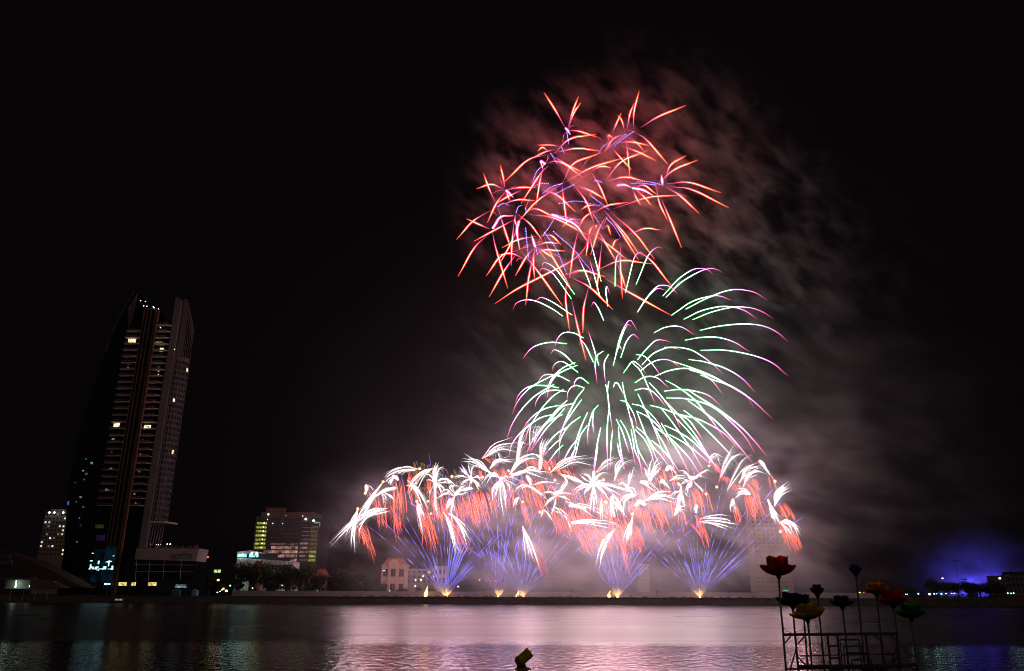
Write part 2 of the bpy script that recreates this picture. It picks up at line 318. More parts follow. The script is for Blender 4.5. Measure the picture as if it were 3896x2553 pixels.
GREEN_TOP = ['E g 1115,465;850,110;700,0;645,10;637,50', 'E g 1065,530;830,200;700,95;620,90;602,135', 'E g 1360,360;1280,150;1150,-130', 'E g 1490,490;1420,230;1340,-40', 'E g 1510,275;1410,-100;1335,-395', 'E g 1715,350;1728,-20;1775,-135;1825,-90',
 'E g 1870,440;2000,-70;2090,-148;2145,-140', 'E g 2028,320;2210,-110;2355,-235;2425,-205', 'F g -95,808;20,630;180,440;300,410;400,440;500,545', 'F g -85,790;60,580;200,460;320,485', 'E g 1610,645;1580,430;1595,350;1635,455', 'E g 1550,860;1470,680;1400,585;1365,645',
 'E g 1080,775;800,590;620,515;515,590', 'E g 940,790;780,680;550,570;380,550;250,600;198,700', 'F g 280,570;500,330;700,190;840,160;950,185;1025,250', 'F g 325,590;550,370;800,220;960,165;1080,175;1170,225', 'F g 410,855;700,660;950,580;1120,570;1310,635',
 'F g 620,765;900,620;1200,500;1420,475;1650,520;1835,635', 'F g 590,915;850,790;1150,725;1350,740;1520,800;1685,915', 'F g 725,920;1000,810;1300,740;1550,740;1750,800;1915,905', 'F g 830,1080;1100,1020;1450,985;1750,1010;1980,1110;2140,1255', 'F g 150,1115;300,1040;470,1015;600,1050;750,1150',
 'F g 610,1225;850,1185;1100,1185;1350,1260;1570,1400', 'H g 1035,-68;1400,-68;1800,5;2100,120;2335,315']
GREEN_LOW = ['E g 1250,1115;1100,1040;950,1040;860,1130;825,1240', 'E g 1000,1200;750,1180;520,1240;400,1350;352,1430', 'E g 1110,1505;960,1360;820,1290;755,1355', 'E g 1395,1475;1280,1230;1210,1155;1190,1220', 'E g 1475,1520;1390,1230;1320,1015',
 'G g 1540,-55;1455,10;1420,150;1450,420', 'G g 1620,-10;1560,110;1560,280;1575,410', 'E g 1690,1525;1800,1080;1915,860;1970,880;2045,1005', 'E g 1730,1360;1820,1080;1900,920;1960,940', 'E g 1800,1410;1880,1180;1980,1065;2080,1130', 'E g 1740,1300;1780,1240;1820,1290',
 'F g -95,1518;0,1400;160,1240;290,1225;405,1262', 'H g 80,-5;200,20;330,150;450,320', 'F g -30,1593;130,1430;320,1345;430,1340;550,1372', 'H g 500,-113;700,-110;900,-70;1100,50;1250,170;1370,290', 'H g 860,68;1100,105;1400,200;1650,350;1850,555', 'H g 140,240;300,120;450,70;600,90;730,190',
 'H g 620,95;900,190;1200,310;1430,440;1700,600;1830,785', 'H g 1035,300;1250,380;1500,470;1800,670;2110,955', 'H g 875,225;1150,300;1430,435;1650,580', 'H g 355,320;550,240;800,200;1000,250;1200,380;1365,585', 'H g 60,415;180,340;300,320;420,360;560,490', 'H g -110,270;10,110;70,110;160,190;230,290',
 'H g 20,110;150,250;280,530;355,710', 'H g 60,525;180,500;300,530;420,640;510,760', 'H g 520,380;700,480;940,660;1100,850;1250,1040;1380,1240', 'H g 495,540;700,515;900,530;1150,600;1340,760', 'H g 530,640;800,650;1100,720;1300,830;1500,1010;1700,1220;1835,1445', 'H g 275,415;400,550;550,740;650,900;735,1085',
 'H g 830,510;1000,620;1300,810;1600,1040;1800,1240;2015,1495', 'H g 105,580;200,780;300,980;400,1230;500,1510', 'H g 850,680;1100,860;1300,1020;1550,1290;1800,1590', 'H g 20,730;150,760;280,860;400,1000;510,1170', 'H g 290,750;450,790;700,880;950,940;1100,1000;1350,1140;1500,1280;1610,1400',
 'H g 540,715;700,880;850,1050;1000,1250;1180,1560;1290,1740', 'H g 785,820;950,950;1100,1090;1300,1290;1500,1510;1640,1700', 'H g 85,835;250,920;400,1050;520,1210;580,1330', 'H g 90,840;150,1000;220,1180;330,1420;450,1700', 'H g 450,790;600,980;750,1190;900,1400;1070,1700', 'H g 690,955;850,1130;1000,1310;1180,1540;1380,1830',
 'H g 500,1045;700,1140;900,1270;1100,1470;1290,1680', 'H g 450,1010;520,1130;600,1280;700,1430;870,1760', 'H g 575,1185;750,1280;950,1420;1200,1640', 'H g 350,1060;420,1200;500,1340;600,1560;680,1800', 'H g 360,1080;550,1210;700,1350;890,1560;1010,1760', 'H g 85,1070;220,1190;350,1390;450,1500;600,1700',
 'H g 65,1105;200,1250;300,1450;380,1760', 'H g 310,1270;450,1390;600,1560;720,1740', 'H g 10,945;50,1150;100,1400;170,1800', 'H g 5,1105;40,1300;60,1420;180,1700', 'H g 105,1390;150,1490;300,1750', 'H g 700,890;850,960;960,1100;1065,1265',
 'G g 1125,115;950,190;800,320;720,470;675,600', 'G g 1155,155;950,240;830,320;750,450;702,645', 'G g 1165,260;1050,170;950,105;860,110;800,170;792,240', 'G g 1040,390;900,320;750,290;650,310;590,380;558,430', 'G g 880,262;700,350;500,460;350,590;250,730;190,880', 'G g 880,488;700,460;540,455;400,490;290,590;235,710',
 'G g 810,440;650,530;480,650;300,850;180,1050;112,1245', 'G g 990,545;850,525;700,540;600,610;545,700;530,775', 'G g 950,515;800,610;650,770;550,910;430,1110;385,1290', 'G g 1325,425;1230,350;1170,345;1115,410;1105,520', 'G g 1260,490;1150,455;1070,480;1015,560;1003,670', 'G g 1255,505;1150,640;1050,830;980,980;900,1200;885,1340',
 'G g 1220,665;1120,800;1000,980;930,1100', 'G g 1005,675;850,820;720,980;600,1120;470,1310;405,1460', 'G g 1125,715;950,760;850,850;750,960;550,1130', 'G g 885,750;700,790;550,870;430,980;345,1110', 'G g 960,800;860,920;700,1090;600,1230;480,1410', 'G g 790,885;620,930;450,1040;300,1170;180,1340;140,1510',
 'G g 935,885;800,950;680,1040;560,1220;460,1430', 'G g 1200,920;1050,1030;960,1150;900,1290;880,1540', 'G g 1305,860;1230,1030;1150,1250;1060,1650', 'G g 1465,748;1390,840;1340,990;1310,1160;1315,1340', 'G g 1400,830;1385,950;1390,1070;1405,1165', 'G g 1305,1045;1200,1200;1150,1400;1080,1700', 'G g 1020,1065;850,1170;720,1320;600,1540',
 'G g 920,1240;800,1340;600,1560', 'G g 945,1340;850,1430;690,1640', 'G g 1160,1245;1050,1390;900,1660', 'G g 1145,1370;1080,1480;1000,1700', 'G g 1505,1080;1470,1230;1440,1400;1390,1700', 'G g 1460,1370;1430,1560;1400,1760', 'G g 1575,435;1600,540;1620,700;1640,870;1680,1130', 'G g 1625,390;1605,520;1615,650', 'G g 1635,780;1610,950;1595,1250;1610,1720',
 'G g 1680,1130;1660,1300;1640,1700', 'G g 1690,480;1720,415;1760,430;1800,500;1840,590', 'G g 1825,405;1850,560;1900,760;1940,930;1975,1100', 'G g 1795,675;1880,700;1950,800;2000,900;2045,1060', 'G g 1735,955;1820,1130;1880,1310;1930,1460', 'G g 1795,970;1880,1110;1950,1310;2020,1640', 'G g 1765,1070;1775,1200;1800,1400;1860,1700', 'G g 1750,1320;1780,1450;1850,1700']
burst('green_willow_burst', 'upper green to pink willow burst of long arching trails, overlapping the red dome', 'firework', 'green willow bursts', DEPTH + 8, GREEN_TOP, rnd, 30, base=(2330, 1290))
LO = GREEN_LOW[:98]
burst('green_willow_burst', 'lower and fuller green to pink willow burst, drooping over the white palm row', 'firework', 'green willow bursts', DEPTH - 4, LO, rnd, 32, base=(2290, 1500))

def shower(mb, crop, x, y, w_, ln, n, lean, rnd, dep, col=(2.6, .36, .22)):
    """fine red sparks falling from a palm arm"""
    ox, oy, k = CROP[crop]
    for i in range(n):
        sx = x + rnd.uniform(-.5, .5) * w_; sy = y + rnd.uniform(0, .35) * ln * rnd.random(); L = ln * rnd.uniform(.45, 1.05)
        le = lean + rnd.uniform(-.12, .14); j = rnd.uniform(-.02, .02) * ln
        up = rnd.uniform(-.1, .12) * L
        pts = [(sx, sy), (sx + le * L * .35 + j, sy + L * .3 - up), (sx + le * L * .72 - j, sy + L * .68), (sx + le * L * .95 + j, sy + L)]
        d = dep + rnd.uniform(-4, 4)
        line = curve([at(ox + p[0] / k, oy + p[1] / k, d) for p in pts], 7)
        b = rnd.choice((.25, .5, .8, 1.3, 2.4)) * rnd.uniform(.7, 1.2); t0 = (.15, .7, 1, 1, 1, 1, .9, .5)
        r = PXM * rnd.uniform(.25, .5)
        mb.tube(line, [r * q for q in (.6, .8, 1, 1, 1, 1, 1, .6)], 3, 0, [tuple(c * b * q for c in col) for q in t0])
def fringe(mb, pts, rnd, dep, n=26, dx=46, dy=30, b=.35):
    """pale haze of spent sparks blown off one arm by the wind"""
    c = curve([Vector((p[0], p[1], 0)) for p in pts], 30)
    for i in range(n):
        p = c[int(rnd.uniform(.1, 1) * 30)]; q = rnd.uniform(.4, 1.1); d = dep + rnd.uniform(-2, 2)
        line = [at(p.x, p.y, d), at(p.x + dx * .5 * q / 2, p.y + dy * .3 * q / 2, d), at(p.x + dx * q / 2, p.y + dy * q / 2, d)]
        g = b * rnd.uniform(.4, 1.2)
        mb.tube(line, [PXM * .8, PXM * .7, PXM * .3], 3, 0, [(g, g * 1.02, g * 1.03), (g * .5, g * .52, g * .52), (0.02, .02, .02)])
PALM = [  # label, trails, red showers (crop,x,y,w,len,n,lean)
('small white flare flying off the left end of the row, higher than the long arms', ['J W 165,375;175,420;160,480', 'J w 190,365;235,400;275,460'], ['J 200,450 90 170 8 .35']),
('white palm with long arms sweeping down to a red tip, left end of row', ['J w 405,345;260,520;100,760;20,900', 'J w 400,360;300,480;130,700;0,930', 'J W 600,415;450,450;330,520', 'J w 390,490;280,560;150,780;80,920', 'J w 430,480;530,530;590,610', 'J w 405,480;450,540;470,600', 'J u 400,500;420,560;425,640', 'J w 350,510;250,560;190,650'], ['J 340,540 180 400 20 .12', 'J 470,560 160 420 14 .2', 'J 640,440 150 330 18 .05']),
('white palm spread lowest at the far left, over the gap beside the glass block', ['Q w 610,632;480,645;300,760;95,950', 'Q w 600,640;470,670;290,790;118,968', 'Q w 640,655;450,700;380,800;365,880', 'Q w 358,645;320,760;300,950', 'Q w 358,650;330,850;330,1015', 'Q n 605,650;520,660;430,710', 'Q w 358,640;335,700;325,820'], ['J 100,930 110 440 22 .38', 'J 410,850 140 150 8 .25', 'J 40,900 60 300 6 .1']),
('white palm with three arms curling left off a white head, second peak from the left', ['J w 940,135;700,110;520,180;425,270', 'J w 930,140;700,150;520,220;440,300', 'J w 900,150;700,165;600,240', 'J W 560,240;620,265;640,300', 'J w 560,250;500,280;450,330', 'J w 570,260;520,310;490,360', 'J w 580,265;540,320;525,380'], ['J 640,280 170 420 22 .1', 'J 860,150 110 330 20 -.05', 'J 620,650 140 420 12 .15', 'J 640,790 70 260 12 .12']),
('pair of white arms crossing like a hook left of the tallest white column', ['J w 1160,120;1000,190;850,340;770,500', 'J w 1150,130;980,240;860,400;780,520', 'J w 780,300;900,400;1000,560;1100,740', 'J w 770,380;860,390;980,520;1090,740', 'J w 790,320;880,360;960,480'], ['J 820,320 90 250 12 .15', 'J 860,420 120 260 10 .2']),
('white palm with an upright column of arms and a thick white heart', ['J W 1195,420;1190,300;1195,200', 'J w 1190,340;1170,180;1200,30', 'J w 1195,340;1200,140;1250,30', 'J w 1200,340;1240,150;1320,90', 'J w 1190,330;1120,230;1040,205', 'J w 1200,330;1350,280;1520,385', 'J w 1200,340;1400,330;1550,410', 'J w 1190,340;1300,400;1340,490', 'J w 1190,340;1120,450;1100,560', 'J w 1190,340;1180,600;1230,880', 'J w 1200,340;1200,650;1240,860', 'J w 1180,330;1100,290;1060,310', 'J w 1200,340;1260,420;1290,520'], ['J 1090,220 130 380 22 .1', 'J 1290,420 160 380 18 .1', 'J 1170,560 90 420 12 .25']),
('falling white spear with red sparks, below the hooked pair', ['J W 950,660;965,740;975,800', 'J w 918,612;950,760;980,960;1020,1120', 'J w 925,620;1000,760;1040,900', 'J w 918,615;930,780;960,900'], ['J 1010,640 110 560 30 .25', 'J 960,700 90 480 14 .3']),
('broad white palm with the largest burnt out heart, left of the middle', ['J W 1480,530;1540,460;1600,440', 'J W 1600,450;1670,430;1740,420', 'J w 1480,530;1340,500;1180,590', 'J w 1480,520;1360,440;1260,490', 'J w 1490,510;1400,400;1500,370', 'J w 1490,520;1450,390;1560,385', 'J w 1480,540;1400,600;1350,720', 'J w 1480,540;1420,640;1330,760', 'J w 1480,540;1440,700;1430,950', 'J w 1490,530;1560,420;1660,370', 'J w 1470,520;1400,470;1330,500', 'J w 1500,500;1600,500;1680,470'], ['J 1480,620 330 330 44 .2', 'J 1720,480 300 360 42 .25', 'J 1290,620 170 300 16 .25', 'J 1600,560 260 380 24 .3']),
('two long white arms dropping to a bright point, under the largest heart', ['J w 1310,760;1370,900;1430,1100;1490,1400', 'J w 1315,770;1400,900;1470,1150;1500,1410', 'J w 1380,790;1480,860;1600,1000;1720,1220', 'J w 1370,790;1500,870;1590,1050;1690,1340', 'J n 1440,1100;1500,1250;1580,1410', 'J w 1430,820;1550,960;1640,1130'], ['J 1400,800 150 480 22 .42', 'J 1450,1000 100 300 10 .4']),
('white palm with spiky arms leaning up left, behind the largest heart', ['J W 1720,240;1725,290;1730,340', 'J w 1720,280;1620,180;1540,100', 'J w 1720,280;1640,170;1580,60', 'J n 1730,260;1700,150;1680,40', 'J w 1720,280;1580,230;1450,255', 'J w 1720,280;1820,240;1920,310', 'J w 1720,280;1800,320;1870,420', 'J w 1720,280;1800,350;1840,470', 'J w 1720,280;1620,330;1540,400', 'J n 1725,270;1740,120;1800,80;1830,120', 'J w 1720,280;1700,400;1720,480'], ['J 1830,150 100 130 8 .1', 'J 1800,420 160 300 16 .2']),
('white palm with two arms thrown high up left over a dome shaped head', ['K w 470,785;280,640;60,485', 'K w 460,790;240,600;30,560', 'K w 450,780;200,620;0,600', 'K W 460,810;510,790;560,810', 'K w 620,860;450,790;300,950', 'K w 620,860;500,820;400,830', 'K w 620,860;700,830;980,920', 'K w 620,860;500,1000;470,1250', 'K w 620,860;560,1000;500,1170', 'K w 620,860;600,1100;660,1480', 'K w 620,860;660,1080;690,1360', 'K w 620,860;730,900;870,990', 'K w 620,870;540,960;520,1060', 'K w 620,860;720,950;740,1060', 'K W 590,870;625,850;660,860'], ['K 330,720 110 130 8 0', 'K 540,960 240 330 26 .2', 'K 740,950 160 350 20 .2', 'K 220,1060 240 420 30 .25', 'K 420,1050 160 360 16 .2']),
('swept white plume fanning right from a red point, highest left of the green willow', ['K w 325,560;550,380;870,320', 'K n 328,562;600,400;860,390', 'K n 330,565;600,430;850,460', 'K n 870,320;930,325;980,345', 'K n 610,600;580,520;550,460'], ['K 430,545 160 90 16 .9']),
('short white plume fanning right over orange red hair, under the highest left plume', ['K w 440,710;560,590;840,570', 'K w 440,715;580,600;830,620', 'K w 450,715;540,610;600,590'], ['K 540,690 180 170 26 .7', 'K 660,760 120 120 10 .5']),
('tallest white column, with feathery veils streaming off its right side', ['K W 850,640;865,480;885,330', 'K w 850,600;880,300;1030,20', 'K w 850,600;900,300;970,130', 'K n 1040,450;1035,200;1060,30', 'K u 1075,310;1095,130;1130,45', 'K u 1100,330;1140,120;1185,60', 'K t 880,500;950,400;1020,330'], ['K 940,520 130 120 16 .6', 'K 1060,640 180 140 14 .6']),
('comb of five pale upright arms beside the tallest white column', ['K W 1190,720;1195,600;1205,520', 'K w 1190,560;1195,380;1230,250', 'K n 1200,560;1225,370;1275,258', 'K n 1210,560;1265,360;1325,255', 'K n 1220,560;1290,360;1375,232'], ['K 1300,540 160 250 26 .45', 'K 1130,560 120 160 12 .5']),
('white arch rising off a red point in front of the comb of pale arms', ['K w 730,810;850,600;1050,500;1250,530', 'K w 740,800;900,620;1100,540', 'K w 1100,500;1200,540;1300,640'], ['K 1010,560 180 140 14 .7', 'K 860,880 140 90 10 .4']),
('low white wedge pointing left, middle of the row under the comb', ['K W 770,812;900,775;1000,750', 'K w 770,815;1000,740;1370,770', 'K w 770,820;950,760;1300,870', 'K w 940,740;1050,690;1190,740', 'K w 950,750;1080,730;1250,800', 'K W 990,820;1030,880;1050,950'], ['K 1050,860 280 330 34 .3', 'K 1250,880 200 280 22 .35', 'K 900,930 120 110 12 .3']),
('long white arm sliding down right with a red lower edge, left of the brightest heart', ['K w 840,1000;960,960;1100,1010;1290,1150', 'K w 880,1010;1020,980;1180,1080;1330,1200', 'K w 1070,960;1250,910;1480,935', 'K n 820,1060;830,1020;870,990'], ['K 1000,1060 240 330 22 .4', 'K 1150,1130 180 250 18 .35']),
('tiny white fountain alone below the row with red sparks at its right', ['K w 880,1150;820,1190;785,1300', 'K w 870,1140;825,1170;800,1250', 'K w 875,1140;850,1180;840,1250'], ['K 920,1190 70 360 14 .25']),
('pale plume fanning right over red hair, under the lower green willow', ['K w 1340,770;1600,570;1900,512', 'K n 1370,760;1650,590;1990,545', 'K n 1400,760;1700,620;1985,665', 'K w 1480,790;1700,850;1900,970', 'K w 1500,800;1750,900;2000,1000', 'K w 1490,790;1560,850;1600,960'], ['K 1500,715 190 120 22 .7', 'K 1720,760 100 120 8 .6', 'K 1640,960 240 300 22 .2']),
('white palm with a small white heart and curved legs, left of the brightest heart', ['L W -170,900;-100,870;-40,880', 'L w -130,920;-220,860;-360,880', 'L w -130,920;-240,1000;-330,1100', 'L w -130,920;0,880;130,900', 'L w -130,920;20,960;120,1050', 'L w -130,930;-160,1080;-230,1250', 'L w 0,700;-60,820;-140,960', 'L w 60,640;-20,800;-120,940'], ['L -60,1040 300 420 34 .25', 'L 90,1080 240 350 24 .3']),
('brightest white heart of the row with arms on every side, in the middle', ['L W 425,560;425,720;420,900', 'L W 400,720;350,800;300,860', 'L w 420,740;300,680;220,600', 'L w 420,740;330,620;240,590', 'L w 430,720;520,600;625,565', 'L w 460,560;580,430;740,325', 'L w 470,570;600,420;795,345', 'L n 480,580;620,460;740,418', 'L w 420,740;560,730;860,820;1050,900', 'L w 420,740;600,800;760,930', 'L w 420,740;560,850;660,1000', 'L w 420,740;620,760;840,830', 'L w 420,740;395,950;370,1180', 'L w 420,740;430,1000;415,1210', 'L w 420,740;300,850;290,950', 'L w 420,740;250,760;100,850', 'L w 420,750;200,830;160,900', 'L w 420,740;520,700;570,690', 'L w 430,740;460,950;480,1100'], ['L 520,860 180 460 40 .18', 'L 260,900 200 400 22 .2', 'L 640,960 200 420 26 .25']),
('white palm rising behind the lower willow tails, right of the brightest heart', ['L n 740,660;760,450;900,345', 'L n 735,660;850,450;1010,378', 'L w 730,700;780,500;860,350', 'L n 745,640;770,540;800,430', 'L W 900,760;925,800;930,860', 'L w 930,780;945,650;960,560', 'L w 930,780;990,600;1022,478', 'L w 930,800;850,730;780,760', 'L w 930,790;1010,820;1060,900', 'L w 930,800;980,860;1000,950'], ['L 790,655 120 60 12 .4', 'L 950,980 140 300 18 .2', 'L 860,860 160 300 16 .2']),
('white spearhead standing on its point, below the brightest heart', ['L W 540,1150;535,1080;532,1020', 'L w 535,980;525,1150;530,1290', 'L w 537,985;550,1150;560,1290'], ['L 600,1010 100 350 14 .2']),
('thick white pillar of arms left of the small arch, lower middle', ['L W 700,930;700,1080;730,1230', 'L w 705,895;680,1050;690,1290', 'L w 705,900;740,1050;800,1300', 'L w 705,900;790,1000;900,1230', 'L W 740,1020;800,1090;850,1150', 'L W 1040,912;960,930;900,990', 'L w 1040,905;900,920;800,1030', 'L w 1040,910;900,970;840,1160', 'L w 900,960;870,1080;870,1230'], ['L 850,1180 230 520 36 .3', 'L 1040,930 90 260 14 .0', 'L 700,1200 160 330 16 .2']),
('long white swath sliding down right across the lower middle', ['L w 60,1065;300,1080;600,1230;850,1400', 'L W 60,1065;180,1075;300,1110', 'L w 0,1000;200,1080;450,1250', 'L w -200,1120;0,1230;120,1500', 'L w -290,1120;-330,1150;-360,1250', 'L w -180,1080;-60,1130;60,1240', 'L w -320,1130;-260,1180;-180,1300'], ['L 180,1150 360 300 34 .35', 'L -60,1200 260 330 24 .3', 'L 420,1240 200 240 18 .35']),
('flat white wedge pointing left, lowest bright shape of the middle', ['L W 100,1325;250,1305;420,1310', 'L w 95,1330;300,1280;740,1298', 'L w 100,1325;350,1310;730,1350', 'L w 180,1320;400,1350;720,1410', 'L w 600,1300;760,1340;860,1420'], ['L 330,1380 420 340 50 .5', 'L 560,1400 200 300 16 .4']),
('white sickle falling alone under the flat wedge', ['R w 980,805;860,960;808,1140', 'R w 980,810;880,980;840,1190', 'R w 975,815;900,960;850,1100'], ['R 1010,830 60 300 22 .3']),
('white claw hanging from a yellow point, right of the sickle', ['R w 1130,700;1085,850;1070,960', 'R w 1130,700;1110,820;1085,920', 'R w 1130,702;1120,800;1115,900', 'R W 1105,800;1095,850;1088,890'], ['R 1145,760 40 230 18 .3']),
('slim white comet falling alone over the left mine fans', ['R w 195,785;250,950;300,1110', 'R w 198,785;280,960;350,1165'], ['R 270,900 40 280 16 .5']),
('white palm with red fringe right of the small arch, under the willow tails', ['L w 1110,710;1250,720;1420,870', 'L w 1110,715;1200,760;1330,860', 'L W 1120,715;1180,725;1230,750', 'L w 1410,740;1450,690;1570,840', 'L w 1400,740;1430,700;1530,800', 'L W 1425,715;1450,705;1480,730'], ['L 1260,760 280 230 28 .3', 'L 1440,780 180 300 16 .3', 'L 1350,560 180 180 16 .3']),
('upright bundle of pale white arms standing over the right middle', ['L W 1270,690;1285,600;1310,520', 'L w 1240,700;1250,500;1300,350', 'L n 1250,700;1330,450;1395,340', 'L n 1260,700;1350,480;1450,405', 'L w 1240,700;1200,570;1170,490', 'L n 1240,690;1210,560;1220,510', 'L w 1270,690;1340,590;1440,470'], ['L 1400,520 130 200 14 .3']),
('small white tuft with a red edge at the foot of the long willow tails', ['L W 1500,545;1540,495;1570,490', 'L w 1495,545;1560,480;1640,590', 'L w 1500,545;1590,520;1680,640'], ['L 1580,560 120 170 14 .35']),
('white palm with arms curling over to the right, right of the willow tails', ['L W 1830,640;1900,660;1960,640', 'L w 1550,700;1650,630;1820,610', 'L w 1550,700;1680,660;1850,690', 'L w 1890,680;1990,600;2110,540;2150,560', 'L w 1890,680;1990,620;2090,650', 'L w 1890,680;1780,560;1680,540', 'L w 1890,680;1800,590;1750,555', 'L w 1880,690;1820,800;1810,900', 'L w 1890,680;1730,740;1700,780', 'L w 1900,700;2000,800;2070,890', 'L W 1870,720;1850,770;1840,800'], ['L 1960,790 220 290 30 .25', 'L 1650,690 130 120 10 .4']),
('star shaped white palm of thin straight arms, below the curling one', ['L w 1720,850;1620,870;1560,930', 'L w 1720,850;1680,950;1640,1180', 'L w 1720,850;1700,1000;1680,1110', 'L w 1720,850;1750,950;1780,1100', 'L w 1720,850;1780,880;1815,930', 'L w 1720,850;1710,780;1690,740', 'L W 1715,830;1720,860;1718,890'], ['L 1630,940 130 240 12 .2', 'L 1790,930 100 220 10 .2']),
('flat fan of three white arms pointing left to a thin tip, right middle', ['L w 1160,1000;1350,880;1620,850', 'L w 1170,1000;1400,920;1700,980', 'L w 1160,1000;1400,960;1640,1030', 'L w 1180,995;1350,930;1560,930'], ['L 1290,1010 190 300 18 .6']),
('small solid white arch like a mushroom cap with red gills', ['L W 1190,1055;1110,1010;1030,1070', 'L w 1190,1050;1110,1000;1005,1080', 'L w 1180,1060;1100,1030;1040,1130'], ['L 1070,1070 110 180 14 0', 'L 1160,1080 120 340 30 .3', 'L 1350,1060 160 350 18 .4']),
('small white fan opening right from a low point, beside the glowing bead', ['L w 1620,1215;1660,1100;1740,1030', 'L w 1620,1215;1690,1120;1780,1060;1835,1070', 'L w 1622,1212;1700,1140;1780,1120', 'L W 1650,1150;1680,1100;1710,1070'], ['L 1710,1110 90 300 16 .25']),
('glowing white bead with a red tail, right of the star shaped palm', ['M W 195,1060;185,1110;190,1170'], ['M 200,1190 60 240 12 .3']),
('faint white curl with orange threads, above the right mine fan', ['M n 380,450;420,320;490,300;590,360', 'M n 390,440;430,350;500,360;550,460', 'M n 385,445;410,340;470,310;560,400'], ['M 430,420 70 130 10 .5', 'M 480,430 80 150 8 .4']),
('pale sheaf of five long arms leaning right, tallest shape at the right', ['M n 540,650;620,400;770,125', 'M n 550,650;640,400;700,280;770,270', 'M n 550,650;680,420;880,250', 'M n 560,650;700,380;800,320;925,310', 'M n 650,830;760,600;870,400;1020,295', 'M n 655,835;790,650;900,520;1000,480', 'M t 515,760;530,700;550,650'], ['M 590,620 120 110 16 .6', 'M 760,740 150 130 16 .6']),
('white plume bent right at the top with orange hair inside, right end group', ['M w 850,690;920,520;1110,420', 'M w 860,690;950,530;1180,460', 'M w 880,800;960,650;1080,560;1230,590', 'M w 890,790;980,600;1120,510;1190,540', 'M W 1130,400;1180,450;1220,510', 'M w 1120,405;1220,520;1310,650', 'M w 900,680;1000,520;1150,490', 'M n 830,720;850,690;880,650'], ['M 960,650 190 170 20 .7', 'M 980,770 200 300 34 .4', 'M 1290,600 80 260 8 .3']),
('small white hand of three fingers pointing left, over the orange hair', ['M w 1000,900;900,820;770,820', 'M w 1000,900;880,850;770,900', 'M w 990,900;850,890;750,970'], ['M 950,880 120 360 20 .25', 'M 1000,920 130 300 12 .3']),
('white drop with a pointed head hanging over the right mine fan', ['M W 735,980;730,1020;725,1070', 'M w 730,960;700,1060;700,1170', 'M w 735,960;760,1080;775,1180'], ['M 760,1040 90 250 16 .3']),
('three level white arms reaching right, lowest shape of the right end', ['M w 240,1270;400,1250;620,1270;800,1340', 'M w 230,1300;450,1290;650,1320;830,1350', 'M w 200,1320;400,1320;600,1360;740,1405'], ['M 150,1310 160 200 14 .8', 'M 260,1340 110 260 16 .3']),
('lone white blade rising at the right edge with red arcs beside it', ['M W 1380,980;1410,880;1480,790', 'M w 1350,1080;1400,850;1560,700', 'M w 1350,1080;1430,870;1590,740', 'M w 1352,1080;1450,880;1600,780'], ['M 1430,1015 130 250 20 .55']),
('white spear with a red outline falling right off a yellow point, right edge', ['M W 1300,1080;1330,1140;1350,1200', 'M w 1260,990;1310,1150;1380,1360', 'M w 1260,990;1340,1150;1440,1310', 'M w 1265,1000;1350,1200;1470,1390'], ['M 1440,1280 90 240 8 .4']),
('last white arm at the right end, curling over and down', ['M w 1440,1310;1530,1280;1650,1360;1750,1520', 'M w 1440,1310;1560,1350;1640,1500', 'M w 1440,1320;1530,1400;1650,1550', 'M w 1440,1312;1560,1300;1690,1440'], ['M 1520,1330 160 360 32 .35', 'M 1600,1400 120 330 12 .4']),
]
prnd = random.Random(21)
EMB = [('J', 420, 322), ('J', 42, 725), ('J', 155, 495), ('J', 920, 612), ('J', 1128, 795), ('J', 1085, 612), ('J', 962, 130), ('J', 1440, 245), ('K', 722, 745), ('K', 1328, 715), ('K', 1408, 885), ('K', 1185, 1358), ('K', 930, 1205), ('K', 340, 840),
       ('L', 1000, 1190), ('L', 2092, 895), ('L', 605, 1018), ('L', 570, 685), ('L', 1683, 745), ('M', 495, 790), ('M', 1360, 705), ('M', 1258, 990), ('M', 1318, 1240), ('M', 1440, 1450), ('M', 833, 720), ('M', 380, 475)]
first = [parse(p[1][0].split(' ', 2)[0], p[1][0].split(' ', 2)[2])[0] for p in PALM]
for (c, x, y) in EMB:
    ox, oy, k = CROP[c]; q = (ox + x / k, oy + y / k)
    i = min(range(len(first)), key=lambda j: math.dist(first[j], q)); PALM[i][1].append('%s e %g,%g;%g,%g;%g,%g' % (c, x, y - 8, x, y, x + 1, y + 9))
for lab, rows, sh in PALM:
    dep = DEPTH + prnd.uniform(-24, 6)
    e = burst('white_palm_burst', lab, 'firework', 'row of white palm bursts low over the bank', dep, rows, prnd, 4)
    mb = MB()
    for s in sh:
        c, xy, w_, ln, n, le = s.split(' '); x, y = xy.split(',')
        shower(mb, c, float(x), float(y), float(w_) * 1.1, float(ln) * 1.12, int(int(n) * 1.15), float(le), prnd, dep + 3)
    tag(mb.build('red_spark_shower', M_FINE, e), 'orange red falling sparks', kind='stuff')
    mb = MB()
    for row in rows:
        c, t, s = row.split(' ', 2)
        if t in 'wnuW':
            pts = parse(c, s); L = sum(math.dist(pts[i], pts[i + 1]) for i in range(len(pts) - 1))
            fringe(mb, pts, prnd, dep + 1, int(4 + L * (.28 if t in 'nu' else .2)), 50 if t in 'nu' else 40, 34, .65 if t != 'u' else .8)
    tag(mb.build('spark_fringe', M_FINE, e), 'pale wind blown spark veil', kind='stuff')

